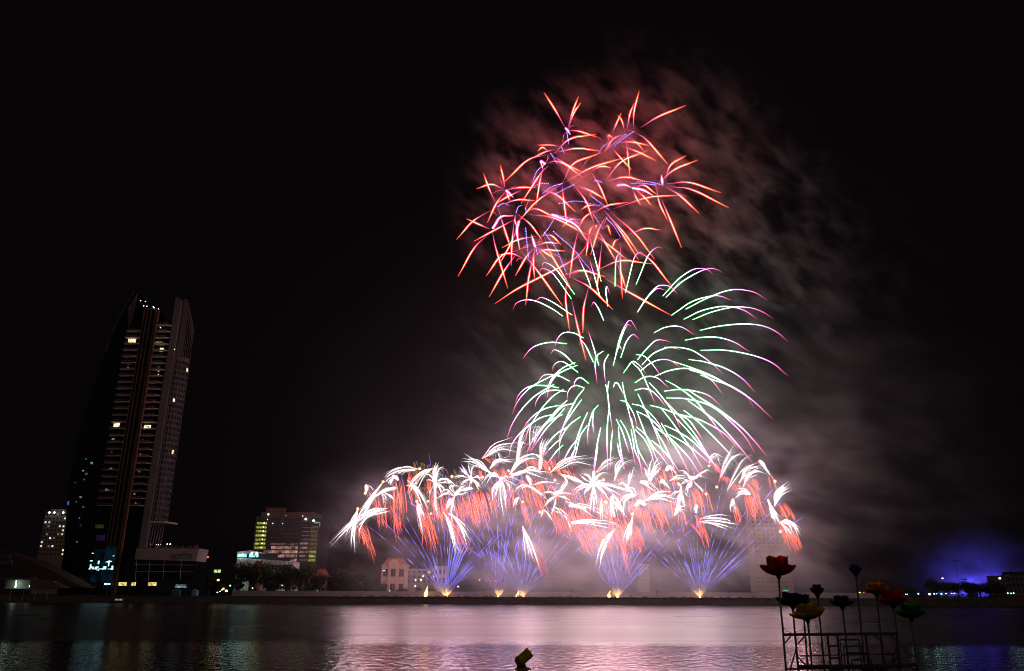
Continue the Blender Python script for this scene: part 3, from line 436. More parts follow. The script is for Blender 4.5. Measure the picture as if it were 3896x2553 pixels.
# blue mine fans, each thrown up from a mortar rack on the quay
def mine(px, py, label, n, a0, a1, seed, power=1.0, dense=()):
    r = random.Random(seed); dep = DEPTH
    e = empty('blue_mine_fan', at(px, py, dep), label, 'firework', 'blue mine fans rising off the quay')
    for i in range(n):
        ang = lerp(a0, a1, (i + r.uniform(-.3, .3)) / max(1, n - 1)); L = r.uniform(350, 510) * power
        def pos(s): return (px + math.sin(R(ang)) * s * (1 + .10 * s / L), py - math.cos(R(ang)) * s + 40 * (s / L) ** 2 * abs(math.sin(R(ang))))
        mb = MB(); s = r.uniform(30, 60); d1 = r.uniform(-16, 16)
        a, b = [at(*pos(q), dep + d1 * q / L) for q in (4, s)]
        mb.tube([a, (a + b) / 2, b], [PXM * .5] * 3, 4, 0, [(2.2, 1.1, .5), (.9, .55, .35), (.35, .3, .7)])
        wire = [at(*pos(L * t), dep + d1 * t) for t in (.05, .25, .5, .75, .98)]
        mb.tube(wire, [PXM * .28] * 5, 4, 0, [(.25, .14, .12), (.10, .09, .3), (.10, .09, .35), (.07, .06, .3), (.02, .02, .1)])
        while s < L:
            dl = r.uniform(26, 62); q = s / L; k = r.uniform(.5, 1.3) * (.75 if s < 160 else 1.25) * (1.5 if r.random() < .2 else 1)
            pa = [at(*pos(s + dl * t), dep + d1 * (s + dl * t) / L) for t in (0, .5, 1)]
            rr = PXM * (.62 if s < 180 else .45)
            mb.tube(pa, [rr * .7, rr, rr * .5], 4, 0, [(.24 * k, .2 * k, 1.5 * k), (.5 * k, .42 * k, 2.5 * k), (.3 * k, .24 * k, 1.5 * k)])
            s += dl + r.choice([r.uniform(3, 9), r.uniform(10, 34)])
        mb.build('spark_trail', M_FINE, e)
    mb = MB()          # the dense short burst near the rack
    for (ang, s0, s1) in dense:
        for j in range(2):
            aa = ang + r.uniform(-2.6, 2.6)
            pa = [at(px + math.sin(R(aa * (1 + .12 * t))) * lerp(s0, s1, t), py - math.cos(R(aa)) * lerp(s0, s1, t), dep - 2) for t in (0, .35, .7, 1)]
            k = r.uniform(.8, 1.2)
            mb.tube(pa, [PXM * .15, PXM * .36, PXM * .5, PXM * .15], 4, 0, [(.2 * k, .2 * k, 1.2 * k), (.5 * k, .5 * k, 2.4 * k), (.45 * k, .5 * k, 2.2 * k), (.2 * k, .2 * k, 1 * k)])
    mb.build('spark_jet', M_FINE, e)
    mb = MB()          # muzzle flash
    for j in range(16):
        aa = r.uniform(-44, 44); s1 = r.uniform(8, 34)
        mb.bar(at(px, py, dep), at(px + math.sin(R(aa)) * s1, py - math.cos(R(aa)) * s1, dep + r.uniform(-1, 1)), PXM * .32, 4, 0)
    mb.ball(at(px, py - 1, dep), .5, 8, 6, 0, (1.6, 1, .9))
    mb.build('muzzle_flash', M_FLASH, e)
    return e
M_FLASH = lamp('muzzle_flash_orange', (1, .42, .12), 5.0)
mine(1697, 2272, 'blue mine fan farthest left, opening over the tan villa end of the fence', 17, -42, 38, 3, 1.0, [(-22, 55, 150), (-16, 60, 190), (6, 60, 240), (9, 60, 260), (12, 60, 250), (15, 60, 230), (18, 70, 220), (22, 80, 210), (30, 60, 180), (36, 60, 170), (42, 70, 170)])
mine(1898, 2272, 'slim blue mine fan crossing its bigger neighbour, second from the villa', 12, -30, 34, 5, 1.05, [(-8, 60, 230), (0, 70, 260), (6, 60, 250), (10, 80, 240)])
mine(1989, 2272, 'blue mine fan beside the middle flame, crossing the slim one', 19, -44, 46, 8, 1.05, [(-30, 70, 200), (-20, 80, 230), (-8, 70, 190), (4, 60, 170), (14, 60, 150), (24, 60, 140)])
mine(2349, 2272, 'blue mine fan right of the right hand flame, under the sickle', 16, -36, 44, 11, .9, [(-24, 60, 200), (-16, 60, 190), (-6, 60, 190), (2, 70, 240), (8, 60, 220), (16, 60, 220), (26, 70, 230), (32, 70, 190), (40, 60, 150)])
mine(2661, 2272, 'widest blue mine fan, last one before the lotus poles', 18, -44, 46, 14, 1.15, [(-20, 60, 160), (-10, 60, 230), (2, 60, 130), (8, 60, 210), (14, 60, 190), (24, 60, 150), (40, 70, 240), (48, 70, 230)])
# tail shells: dotted bright points that end some arms
def flame(px, py, h, label):
    e = empty('ground_flame', at(px, 2276, DEPTH - 1), label, 'flame', 'flames standing on the quay')
    b = at(px, 2277, DEPTH - 1); k = PXM; r = random.Random(px)
    mb = MB()
    pts = [b, b + Vector((0.1, 0, h * k * .3)), b + Vector((.35, 0, h * k * .62)), b + Vector((.9, 0, h * k))]
    mb.tube(curve(pts, 8), [k * 5 * q for q in (.5, .95, 1.15, 1.1, .8, .5, .3, .2, .05)], 8)
    mb.build('flame_tongue', lamp('flame_' + str(px), (1, .52, .17), 6, .4, .8), e, smooth=True)
    mb = MB(); mb.box(b.x - .8, b.x + .8, b.y - .5, b.y + .5, b.z - .5, b.z + .05)
    mb.build('burner_box', M_DARK, e)
M_DARK = mat('dark_iron', (.04, .035, .03), .7)
flame(1619, 2262, 42, 'tall orange flame with a wisp on top, nearest to the tan villa')
flame(1968, 2262, 26, 'stubby orange flame beside the middle mine fan')
flame(2316, 2262, 26, 'orange flame with a smoky top, left of the fan under the sickle')
# fading gold comets behind the row on the left
gold = empty('gold_willow_burst', at(1650, 1850, DEPTH + 22), 'dim golden brush of burnt out sparks behind the left half of the white row', 'firework')
mb = MB(); r = random.Random(4)
for i in range(420):
    x = r.uniform(1570, 1775) if r.random() < .8 else r.uniform(1750, 1900); y = 1757 + (x - 1600) * .22 + r.uniform(0, 120) ** 1.0
    L = r.uniform(10, 26); d = DEPTH + 22 + r.uniform(-3, 3); g = r.uniform(.1, .5)
    mb.tube([at(x, y, d), at(x + L * .3, y + L * .6, d), at(x + L * .5, y + L, d)], [PXM * 1.3, PXM * 1.0, PXM * .3], 3, 0, [(g, g * .74, g * .38), (g * .7, g * .5, g * .25), (.01, .01, 0)])
tag(mb.build('gold_sparks', M_FINE, gold), None, kind='stuff')
mb = MB()
for i in range(130):
    x = r.uniform(2855, 3000); y = 2010 + r.uniform(0, 110); L = r.uniform(10, 26); d = DEPTH + 4 + r.uniform(-3, 3); g = r.uniform(.1, .4)
    mb.tube([at(x, y, d), at(x + L * .2, y + L * .6, d), at(x + L * .4, y + L, d)], [PXM * .7, PXM * .7, PXM * .3], 3, 0, [(g, g * .6, g * .3), (g * .7, g * .4, g * .2), (.01, .01, 0)])
gs = mb.build('falling_gold_sparks', M_FINE); tag(gs, 'thin golden sparks falling in front of the hazy high rise at the right', 'sparks', kind='stuff')
# ---------------------------------------------------------------- river, quay, ground, smoke
QY, QZ = 400.0, 3.4                                        # river face of the quay and its top
def gx(px, py, Y): return at(px, py, Y).x
def gz(px, py, Y): return at(px, py, Y).z
def water_mat():
    m = bpy.data.materials.new('river_water'); m.use_nodes = True
    nt = m.node_tree; b = nt.nodes['Principled BSDF']; N = nt.nodes.new; Lk = nt.links.new
    b.inputs['Base Color'].default_value = (.010, .008, .010, 1); b.inputs['IOR'].default_value = 1.33
    tc = N('ShaderNodeTexCoord'); sx = N('ShaderNodeSeparateXYZ'); Lk(tc.outputs['Object'], sx.inputs[0])
    # a calm wind line ~90 m out: choppy glints this side, long smeared swell beyond
    wn = N('ShaderNodeTexNoise'); wn.inputs['Scale'].default_value = .05; Lk(tc.outputs['Object'], wn.inputs['Vector'])
    ad = N('ShaderNodeMath'); ad.operation = 'MULTIPLY_ADD'; Lk(wn.outputs['Fac'], ad.inputs[0]); ad.inputs[1].default_value = 5; Lk(sx.outputs['Y'], ad.inputs[2])
    mr = N('ShaderNodeMapRange'); Lk(ad.outputs[0], mr.inputs[0]); mr.inputs[1].default_value = 84; mr.inputs[2].default_value = 94
    mp = N('ShaderNodeMapping'); mp.inputs['Scale'].default_value = (.02, .09, 1); Lk(tc.outputs['Object'], mp.inputs[0])
    n2 = N('ShaderNodeTexNoise'); n2.inputs['Scale'].default_value = 1; n2.inputs['Detail'].default_value = 4; Lk(mp.outputs[0], n2.inputs['Vector'])
    r2 = N('ShaderNodeMapRange'); Lk(n2.outputs['Fac'], r2.inputs[0]); r2.inputs[1].default_value = .35; r2.inputs[2].default_value = .65; r2.inputs[3].default_value = .27; r2.inputs[4].default_value = .35
    mx = N('ShaderNodeMix'); Lk(mr.outputs[0], mx.inputs[0]); mx.inputs[2].default_value = .06; Lk(r2.outputs[0], mx.inputs[3]); Lk(mx.outputs[0], b.inputs['Roughness'])
    m1 = N('ShaderNodeMapping'); m1.inputs['Scale'].default_value = (1.5, .65, 1); Lk(tc.outputs['Object'], m1.inputs[0])
    n1 = N('ShaderNodeTexNoise'); n1.inputs['Scale'].default_value = 1.1; n1.inputs['Detail'].default_value = 3; n1.inputs['Roughness'].default_value = .5; Lk(m1.outputs[0], n1.inputs['Vector'])
    bs = N('ShaderNodeMapRange'); Lk(mr.outputs[0], bs.inputs[0]); bs.inputs[3].default_value = .8; bs.inputs[4].default_value = .05
    bp = N('ShaderNodeBump'); bp.inputs['Distance'].default_value = .12; Lk(bs.outputs[0], bp.inputs['Strength']); Lk(n1.outputs['Fac'], bp.inputs['Height']); Lk(bp.outputs[0], b.inputs['Normal'])
    return m
mb = MB(); mb.add([(-1500, -60, 0), (1500, -60, 0), (1500, QY + 60, 0), (-1500, QY + 60, 0)], [(0, 1, 2, 3)])
tag(mb.build('water', water_mat()), kind='structure')
M_CONC = mat('quay_concrete', (.17, .145, .135), .9, .45, .35)
M_GROUND = mat('ground_soil', (.10, .085, .075), .95, .4, .1)
mb = MB(); mb.box(-1500, 1500, QY + 2.2, 5000, -3, QZ - .05)
tag(mb.build('ground', M_GROUND), kind='structure')
mb = MB(); mb.box(-900, 900, QY, QY + 2.2, -2, QZ - .25); mb.box(-900, 900, QY - .12, QY + 2.3, QZ - .245, QZ)
for i in range(-40, 60): mb.box(i * 9 - .12, i * 9 + .12, QY - .16, QY - .002, .2, QZ - .25)
q = mb.build('quay_wall', M_CONC); tag(q, 'long stained concrete quay wall along the far bank', 'wall')

# smoke ------------------------------------------------------------------------------------------
def smoke(name, label, box, groups, col=(.85, .83, .86), rate=1.0):
    """one closed box of torn smoke; groups: (blobs, density, noise scale, tilt, low, high, floor, detail), a blob: (centre, radii, weight)"""
    m = bpy.data.materials.new(name); m.use_nodes = True; nt = m.node_tree; nt.nodes.clear(); N = nt.nodes.new; Lk = nt.links.new
    out = N('ShaderNodeOutputMaterial'); pv = N('ShaderNodeVolumeScatter'); Lk(pv.outputs[0], out.inputs['Volume'])
    pv.inputs['Color'].default_value = (*col, 1)
    tc = N('ShaderNodeTexCoord'); total = None
    for (blobs, dens, nscale, rot, lo, hi, base, detail) in groups:
        last = None
        for (c, rr, wgt) in blobs:
            mp = N('ShaderNodeMapping'); mp.vector_type = 'TEXTURE'
            mp.inputs['Location'].default_value = c; mp.inputs['Scale'].default_value = rr[:3]; mp.inputs['Rotation'].default_value = (0, rr[3] if len(rr) > 3 else 0, 0)
            Lk(tc.outputs['Object'], mp.inputs[0])
            g = N('ShaderNodeTexGradient'); g.gradient_type = 'QUADRATIC_SPHERE'; Lk(mp.outputs[0], g.inputs[0])
            k = N('ShaderNodeMath'); k.operation = 'MULTIPLY_ADD'; Lk(g.outputs['Fac'], k.inputs[0]); k.inputs[1].default_value = wgt * dens
            if last: Lk(last.outputs[0], k.inputs[2])
            else: k.inputs[2].default_value = 0
            last = k
        if nscale:
            mp = N('ShaderNodeMapping'); mp.inputs['Rotation'].default_value = (0, rot, 0)
            Lk(tc.outputs['Object'], mp.inputs[0])
            m2 = N('ShaderNodeMapping'); m2.inputs['Scale'].default_value = nscale; Lk(mp.outputs[0], m2.inputs[0])
            nz = N('ShaderNodeTexNoise'); nz.inputs['Scale'].default_value = 1; nz.inputs['Detail'].default_value = detail; nz.inputs['Roughness'].default_value = .58; nz.inputs['Distortion'].default_value = .25
            Lk(m2.outputs[0], nz.inputs['Vector'])
            mr = N('ShaderNodeMapRange'); mr.interpolation_type = 'SMOOTHSTEP'; Lk(nz.outputs['Fac'], mr.inputs[0]); mr.inputs[1].default_value = lo; mr.inputs[2].default_value = hi; mr.inputs[3].default_value = base; mr.inputs[4].default_value = 1
            mu = N('ShaderNodeMath'); mu.operation = 'MULTIPLY'; Lk(mr.outputs[0], mu.inputs[0]); Lk(last.outputs[0], mu.inputs[1]); last = mu
        if total:
            ad = N('ShaderNodeMath'); ad.operation = 'ADD'; Lk(total.outputs[0], ad.inputs[0]); Lk(last.outputs[0], ad.inputs[1]); total = ad
        else: total = last
    Lk(total.outputs[0], pv.inputs['Density'])
    mb = MB(); mb.box(*box); o = mb.build(name, m); tag(o, label, 'smoke', kind='stuff')
    return o
def sp(px, py, Y=DEPTH): v = at(px, py, Y); return (v.x, v.y, v.z)
K = PXM
smoke('smoke_cloud', 'fireworks smoke, a mauve bank over the quay rising to torn red lit wisps at the top',
      (-300, 390, 366, 446, 3.6, 430),
      [([(sp(2200, 700), (600 * K, 52, 620 * K), 2.6), (sp(2600, 600), (640 * K, 50, 780 * K, R(-35)), 1.9), (sp(2950, 1050), (850 * K, 50, 700 * K, R(-40)), .5), (sp(2200, 1350), (700 * K, 50, 500 * K), .3)],
        .044, (.11, .05, .04), R(50), .51, .67, .01, 5),
       ([(sp(2150, 2080), (850 * K, 64, 340 * K), 1.25), (sp(2650, 1800), (1150 * K, 64, 800 * K), .36), (sp(3100, 1700), (1200 * K, 64, 900 * K), .22), (sp(1400, 2080), (400 * K, 50, 360 * K), .55), (sp(2960, 2140), (330 * K, 60, 230 * K), 1.8), (sp(2250, 2215), (950 * K, 66, 130 * K), 1.8)],
        .035, (.03, .03, .07), R(-14), .40, .68, .10, 5),
       ([(sp(2100, 1700), (1700 * K, 70, 1500 * K), 1.0)], .0011, None, 0, 0, 0, 0, 0)])
# ---------------------------------------------------------------- buildings on the far bank
M_WHITE = mat('painted_wall', (.55, .52, .5), .8, .12, .3)
M_GLASSD = mat('dark_glazing', (.010, .014, .026), .22, .3, .2, spec=.12)
M_BLACK = mat('black_void', (.01, .01, .012), .5, .2, 1)
M_BROWN = mat('brown_cladding', (.13, .07, .045), .6, .25, .6)
M_ORANGE = mat('terracotta_fin', (.30, .11, .06), .6, .2, .5)
L_WARM = lamp('warm_room_light', (1, .83, .45), 1.5, .7, .9, 'NONE')
L_COOL = lamp('cool_room_light', (.55, .95, 1), 1.3, .7, .6, 'NONE')
L_WHITE = lamp('white_lamp_glass', (.85, 1, .95), 4, sampling='NONE')
L_PINK = lamp('pink_floor_glow', (1, .55, .47), .33, .9, .35, 'NONE')
L_YEL = lamp('yellow_stair_light', (.7, .78, .12), .42, .85, .6, 'NONE')
L_BLUE = lamp('blue_lobby_light', (.1, .55, .8), .22, .95, .3, 'NONE')
def vface(px0, px1, pyb, pyt, Y):
    """x0,x1,z0,z1 of an upright rectangle whose foot corners sit at px0/px1,pyb and top at pyt"""
    return gx(px0, pyb, Y), gx(px1, pyb, Y), gz(px0, pyb, Y), gz((px0 + px1) / 2, pyt, Y)

# --- hotel tower
M_TW = mat('tower_render', (.14, .12, .12), .8, .12, .3)
TY = 445.0
BASE = 2226
def tx(px, py): return gx(px, py, TY)
T = empty('hotel_tower', (tx(470, BASE), TY, QZ), 'dark slanting hotel tower with balconies, a central glass shaft and a pointed crown', 'tower')
def z_(px, py, Y=TY): return gz(px, py, Y)
S0, S1 = tx(386, 2224), tx(442, 2224)                      # lift shaft
WL = tx(372, 1919); WR = tx(529, 2080)                     # balcony wings
PR = tx(548, 2080)                                         # white pier
ztop = z_(570, 1180)
mb = MB(); mb.box(S0, S1, TY - 1.2, TY + 10, QZ, ztop); mb.build('lift_shaft', M_GLASSD, T)
mb = MB()
for x in (S0 - .25, S0 + 1.6, (S0 + S1) / 2 - .1, S1 - 1.4): mb.box(x, x + (.45 if x < S1 - 2 else .9), TY - 1.55, TY - 1.203, QZ, ztop)
mb.box(S0 - .3, S1 + .3, TY - 1.7, TY + 3, ztop, ztop + .9)
mb.build('fin', M_BROWN, T)
mb = MB(); mb.box(S1, S1 + .9, TY - 1.6, TY - .5, QZ, ztop - 1); mb.build('terracotta_fin', M_ORANGE, T)
# body behind the balconies
zc = z_(600, 1215)
mb = MB(); mb.box(WL + 1, S0 - .004, TY + 1.6, TY + 24, QZ, z_(505, 1215)); mb.box(S1 + .004, WR, TY + 1.6, TY + 24, QZ, zc)
mb.build('curtain_wall', M_GLASSD, T)
# white pier with a pointed top, then the curved side that turns away
def side_arc(t):      # footprint of the curved side, t 0..1
    a = R(lerp(8, 74, t)); return (PR + 6.4 * math.sin(a) + .6, TY + 1.5 + 11 * (1 - math.cos(a)))
zp = z_(662, 1128)
mb = MB(); mb.prism([(WR, TY - .6), (PR + .9, TY - .2), (PR + .9, TY + 3), (WR, TY + 3)], z_(540, 2082), [zp, zp - 2.2, zp - 2.2, zp])
mb.build('corner_pier', M_TW, T)
zb = z_(600, 1975)
arc = [side_arc(i / 12) for i in range(13)]
poly = arc + [(arc[-1][0] * (TY + 30) / arc[-1][1] - 2, TY + 30), (WR - 14, TY + 30), (WR, TY + 3.2)]
zsid = z_(690, 1350)
mb = MB(); mb.prism(poly, zb, zsid); mb.build('side_wall', M_TW, T)
mb = MB()
fl = 3.35
nfl = int((zsid - zb) / fl)
for k in range(nfl):
    z0 = zb + k * fl + .8
    for c in range(5):
        a = side_arc((c + .22) / 5); b = side_arc((c + .8) / 5)
        n = Vector((b[1] - a[1], -(b[0] - a[0]), 0)).normalized() * .06
        vs = [(a[0] + n.x, a[1] + n.y, z0), (b[0] + n.x, b[1] + n.y, z0), (b[0] + n.x, b[1] + n.y, z0 + 1.95), (a[0] + n.x, a[1] + n.y, z0 + 1.95)]
        mb.slab(vs, .05, 1 if (k, c) in ((20, 1), (30, 1), (29, 5), (11, 3), (26, 4), (17, 5)) else 0)
tag(mb.build('window', [M_BLACK, L_WARM], T), 'grid of recessed windows on the curved side', kind='stuff')
mb = MB()
for k in range(nfl + 1):
    z0 = zb + k * fl
    pts = [Vector((x + .1, y - .25, z0)) for x, y in arc]
    mb.tube(pts, .22, 4)
for c in range(6):
    a = side_arc(c / 5); mb.box(a[0] - .1, a[0] + .32, a[1] - .45, a[1] - .06, zb, zsid)
mb.build('facade_grid', M_TW, T)
# upper sail: frame of the crown rising above the side
mb = MB()
zA = z_(668, 1134); 
for j in range(9):
    t = j / 8; p = side_arc(t); h = lerp(zA, z_(717, 1250), t ** 1.6)
    q_ = side_arc(min(1, t + .125)); h2 = lerp(zA, z_(717, 1250), min(1, t + .125) ** 1.6)
    mb.bar((p[0], p[1], h), (q_[0], q_[1], h2), .28, 4)
    if j < 3: mb.box(p[0] - .1, p[0] + 1.6, p[1] - .3, p[1] + .1, zsid, h - .3)
    for d in (2.2, 4.4, 6.6): mb.bar((p[0], p[1], h - d), (q_[0], q_[1], h2 - d), .13, 4)
    mb.bar((p[0], p[1], zsid), (p[0], p[1], h), .16, 4)
mb.build('crown_lattice', M_TW, T)
# left glass flank, tapering out towards the foot, and its pointed prow
mb = MB()
pl = [(253, 2085), (262, 1930), (276, 1800), (304, 1675), (334, 1560), (362, 1467), (410, 1340), (450, 1229), (486, 1170), (521, 1112)]
xs = [(gx(a, b, TY + 4), gz(a, b, TY + 4)) for a, b in pl]
front = [(x, TY + 1.7, z) for x, z in xs] + [(WL + 1.2, TY + 1.7, gz(521, 1130, TY + 2)), (WL + 1.2, TY + 1.7, QZ), (xs[0][0] + .5, TY + 1.7, QZ)]
mb.slab(front, 22); mb.build('glass_flank', M_GLASSD, T)
mb = MB()
for a, b in zip(xs[6:], xs[7:]):
    mb.bar((a[0], TY + 1.6, a[1]), (b[0], TY + 1.6, b[1]), .28, 4)
mb.slab([(gx(486, 1175, TY + 1), TY + 1, gz(486, 1175, TY + 1)), (gx(521, 1112, TY), TY + 1, gz(521, 1112, TY)), (gx(505, 1200, TY), TY + 1, gz(505, 1200, TY)), (gx(484, 1260, TY), TY + 1, gz(484, 1260, TY))], .5)
mb.build('prow', M_TW, T)
# balconies, one part each
M_BALC = mat('balcony_edge', (.62, .5, .46), .8, .15, .5)
lit_l = {}; 
nb = 28; zlo = z_(380, 1925); zhi = z_(560, 1240)
for k in range(nb):
    z0 = lerp(zlo, zhi, k / (nb - 1))
    for side in (0, 1):
        if side == 0 and k == nb - 1: continue
        x0, x1 = (WL, S0 - .3) if side == 0 else (S1 + 1.0, WR - .1)
        m_ = MB()
        if side: m_.prism([(x0, TY - 2.1), (x1 - 1.6, TY - 2.1), (x1, TY - .2), (x1, TY + 1.55), (x0, TY + 1.55)], z0, z0 + .32)
        else: m_.prism([(x0, TY - .2), (x0 + .8, TY - 2.1), (x1, TY - 2.1), (x1, TY + 1.55), (x0, TY + 1.55)], z0, z0 + .32)
        for j in range(8):
            xx = lerp(x0 + .5, x1 - (1.7 if side else .4), j / 7); m_.box(xx - .03, xx + .03, TY - 2.06, TY - 2.0, z0 + .32, z0 + 1.25)
        m_.box(x0 + .8, x1 - 1.6, TY - 2.08, TY - 1.98, z0 + 1.25, z0 + 1.31)
        m_.build('balcony', M_BALC, T)
def litpane(px, py, w_, h_, m, n=3):
    x = gx(px, py, TY + 1.5); z = gz(px, py, TY + 1.5); mb = MB(); sx = w_ * K / 2; sz = h_ * K / 2
    for i in range(n):
        for j in range(2):
            a = x - sx + 2 * sx * i / n; mb.box(a + .06, a + 2 * sx / n - .06, TY + 1.3, TY + 1.45, z - sz + j * sz + .05, z + (j - 0) * sz - (.05 if 1 else 0))
    return mb.build('lit_pane', m, T)
litpane(503, 1295, 32, 19, L_WARM, 4); litpane(444, 1617, 25, 17, L_WARM, 3); litpane(561, 1625, 28, 17, L_WARM, 3); litpane(615, 1331, 15, 18, L_WARM, 2)
litpane(606, 1302, 30, 7, lamp('dim_pane', (.8, .75, .4), .2, .9, 1.2, 'NONE'), 4); litpane(604, 1410, 4, 12, L_WARM, 1); litpane(602, 1428, 5, 12, L_WARM, 1)
litpane(349, 1762, 10, 9, lamp('dim_cyan', (.3, .8, .9), .35, .5, 1, 'NONE'), 2); litpane(260, 1914, 6, 16, lamp('dim_blue', (.1, .3, 1), .5, .5, 1, 'NONE'), 1)
litpane(384, 2046, 34, 22, lamp('dim_violet', (.12, .03, .2), .14, .5, .3, 'NONE'), 5); litpane(379, 2003, 34, 14, lamp('dim_olive', (.2, .16, .03), .14, .5, .3, 'NONE'), 4)
r = random.Random(77)
for i in range(34):                                        # small dim rooms, and glass reflections painted as glowing panes
    if i % 3 == 0: px, py = r.uniform(285, 330), r.uniform(1700, 2080)
    elif i % 3 == 1: t = r.random(); px, py = lerp(395, 500, t) + r.uniform(-6, 12), lerp(1900, 1290, t)
    else: t = r.random(); px, py = lerp(500, 620, t) + r.uniform(-8, 14), lerp(1930, 1290, t)
    litpane(px, py, r.uniform(4, 11), r.uniform(4, 9), [lamp('dim_pane_%d' % i, c, r.uniform(.04, .3), .8, 1.5, 'NONE') for c in [r.choice([(1, .8, .45), (.4, .6, 1), (.9, .9, .7), (1, .6, .3)])]][0], r.choice((1, 2, 3)))
# roof lamps
mb = MB()
for px, py in ((535, 1144), (553, 1147), (547, 1164), (559, 1165), (583, 1167), (603, 1175), (586, 1171), (610, 1247), (664, 1329)):
    p = at(px, py, TY - 2.4); mb.ball(p, .26, 6, 4)
mb.build('roof_lamp', L_WHITE, T)
mb = MB()
for px, py, wd, hg in ((347, 2134, 10, 4), (375, 2140, 6, 12), (345, 2153, 6, 14), (352, 2160, 12, 7), (368, 2160, 14, 8), (372, 2168, 8, 5), (398, 2160, 14, 9), (414, 2143, 4, 22), (407, 2138, 12, 4), (420, 2136, 12, 4), (427, 2160, 7, 14), (404, 2222, 14, 6), (416, 2222, 6, 4), (431, 2115, 7, 3), (352, 2105, 6, 3)):
    x, z = gx(px, py, TY - 3), gz(px, py, TY - 3); mb.box(x - wd * K / 2, x + wd * K / 2, TY - 2.98, TY - 2.9, z - hg * K / 2, z + hg * K / 2)
mb.box(gx(338, 2160, TY - 3), gx(434, 2160, TY - 3), TY - 2.96, TY - 2.92, gz(380, 2166, TY - 3), gz(380, 2163, TY - 3))
mb.build('lobby_light', lamp('lobby_white_blue', (.5, .92, 1), 1.6, .95, .8, 'NONE'), T)
mb = MB(); x0, x1, z0, z1 = vface(338, 384, 2215, 2090, TY); mb.box(x0, x1, TY + 1.2, TY + 1.5, z0, z1)
x0, x1, z0, z1 = vface(392, 434, 2215, 2080, TY); mb.box(x0, x1, TY - 2.5, TY - 2.3, z0, z1)
mb.build('lobby_glass', lamp('lobby_blue', (.03, .16, .26), .035, .9, .15, 'NONE'), T)
mb = MB()
for px, wd in ((466, 30), (508, 16), (579, 32)):
    x, z = gx(px, 2222, TY - 4), gz(px, 2222, TY - 4); mb.box(x - wd * K / 2, x + wd * K / 2, TY - 3.9, TY - 3.8, z - .9, z + .9)
mb.build('doorway_light', lamp('door_yellow', (1, .75, .25), .8, .7, .6, 'NONE'), T)
mb = MB()      # stilts under the curved side
for i in range(6):
    p = side_arc(i / 5 * .8); mb.bar((p[0] - .8, p[1] + .6, z_(560, 2075)), (p[0], p[1] + .6, zb), .35, 6)
mb.build('column', M_TW, T)
mb = MB(); mb.prism([(PR - 1, TY + 1), (PR + 9, TY + 1), (PR + 11, TY + 14), (PR - 1, TY + 14)], z_(600, 1988), z_(600, 1982)); mb.build('canopy', M_BALC, T)

# --- hotel podium with its name
PD = empty('hotel_podium', (gx(620, 2220, TY - 8), TY - 8, QZ), 'low podium wing with a pale sign band reading NOVOTEL above dark glass', 'building')
PY_ = TY - 8
a0, a1, a2, a3 = at(519, 2086, PY_), at(758, 2087, PY_), at(746, 2135, PY_), at(512, 2128, PY_)
mb = MB(); mb.slab([a0, a1, a2, a3], 14); mb.build('sign_band', mat('podium_band', (.38, .32, .3), .85, .1, .3), PD)
b2, b3 = at(728, 2212, PY_), at(508, 2208, PY_)
mb = MB(); mb.slab([a3 + Vector((.3, .6, -.05)), a2 + Vector((-.3, .6, -.05)), b2 + Vector((0, .6, 0)), b3 + Vector((0, .6, 0))], 12); mb.build('glass_wall', M_GLASSD, PD)
mb = MB()
for py in (2150, 2176): mb.bar(at(511, py - 2, PY_), at(738, py, PY_), .1, 4)
for px in (520, 570, 625, 690): mb.bar(at(px, 2134, PY_), at(px - 5, 2208, PY_), .1, 4)
mb.build('mullion', M_BALC, PD)
mb = MB(); mb.box(b3.x + 1, b2.x + 2, PY_ - 3, PY_ + 6, QZ, QZ + 2.2); mb.build('ground_storey', M_BLACK, PD)
def text(name, s, px, py, Y, wpx, hpx, m, parent=None, thick=.05, slant=0):
    cu = bpy.data.curves.new(name, 'FONT'); cu.body = s; cu.size = 1; cu.extrude = thick
    o = bpy.data.objects.new(name, cu); C.objects.link(o); bpy.context.view_layer.update()
    dg = bpy.context.evaluated_depsgraph_get(); me = bpy.data.meshes.new_from_object(o.evaluated_get(dg)); bpy.data.objects.remove(o)
    xs_ = [v.co.x for v in me.vertices]; ys_ = [v.co.y for v in me.vertices]; p = at(px, py, Y); pr = Vector(parent.location) if parent else Vector((0, 0, 0))
    sx = wpx * PXM / (max(xs_) - min(xs_)); sy = hpx * PXM / (max(ys_) - min(ys_))
    for v in me.vertices:
        x, y, z = v.co; v.co = (p.x - pr.x + (x - min(xs_)) * sx, p.y - pr.y - z, p.z - pr.z + (y - min(ys_)) * sy + slant * (x - min(xs_)) * sx)
    me.materials.clear(); me.materials.append(m); o = bpy.data.objects.new(name, me); C.objects.link(o); o.parent = parent
    return o
text('sign_letters', 'NOVOTEL', 651, 2126, PY_ - .08, 82, 17, mat('navy_letters', (.02, .04, .09), .5), PD)
mb = MB(); mb.tube([at(665, 2109, PY_ - .1), at(690, 2108, PY_ - .1), at(708, 2104, PY_ - .1), at(722, 2099, PY_ - .1)], [.05, .16, .14, .04], 5); mb.build('sign_swoosh', mat('red_swoosh', (.3, .04, .03), .5), PD)
mb = MB()
for px, py, s_ in ((636, 2070, .35), (648, 2070, .45), (596, 2072, .2), (603, 2073, .22), (612, 2071, .18), (574, 2070, .15)): mb.ball(at(px, py, PY_ + 1), s_ * .8, 6, 4)
mb.build('terrace_lamp', L_WHITE, PD)
mb = MB(); r = random.Random(5)
for i in range(46):
    px = r.uniform(525, 755); b = at(px, 2086, PY_ + r.uniform(.5, 3)); h = r.uniform(1.1, 1.75); mb.tube([b, b + Vector((0, 0, h * .55)), b + Vector((0, 0, h * .82)), b + Vector((0, 0, h))], [.16, .24, .1, .1], 5)
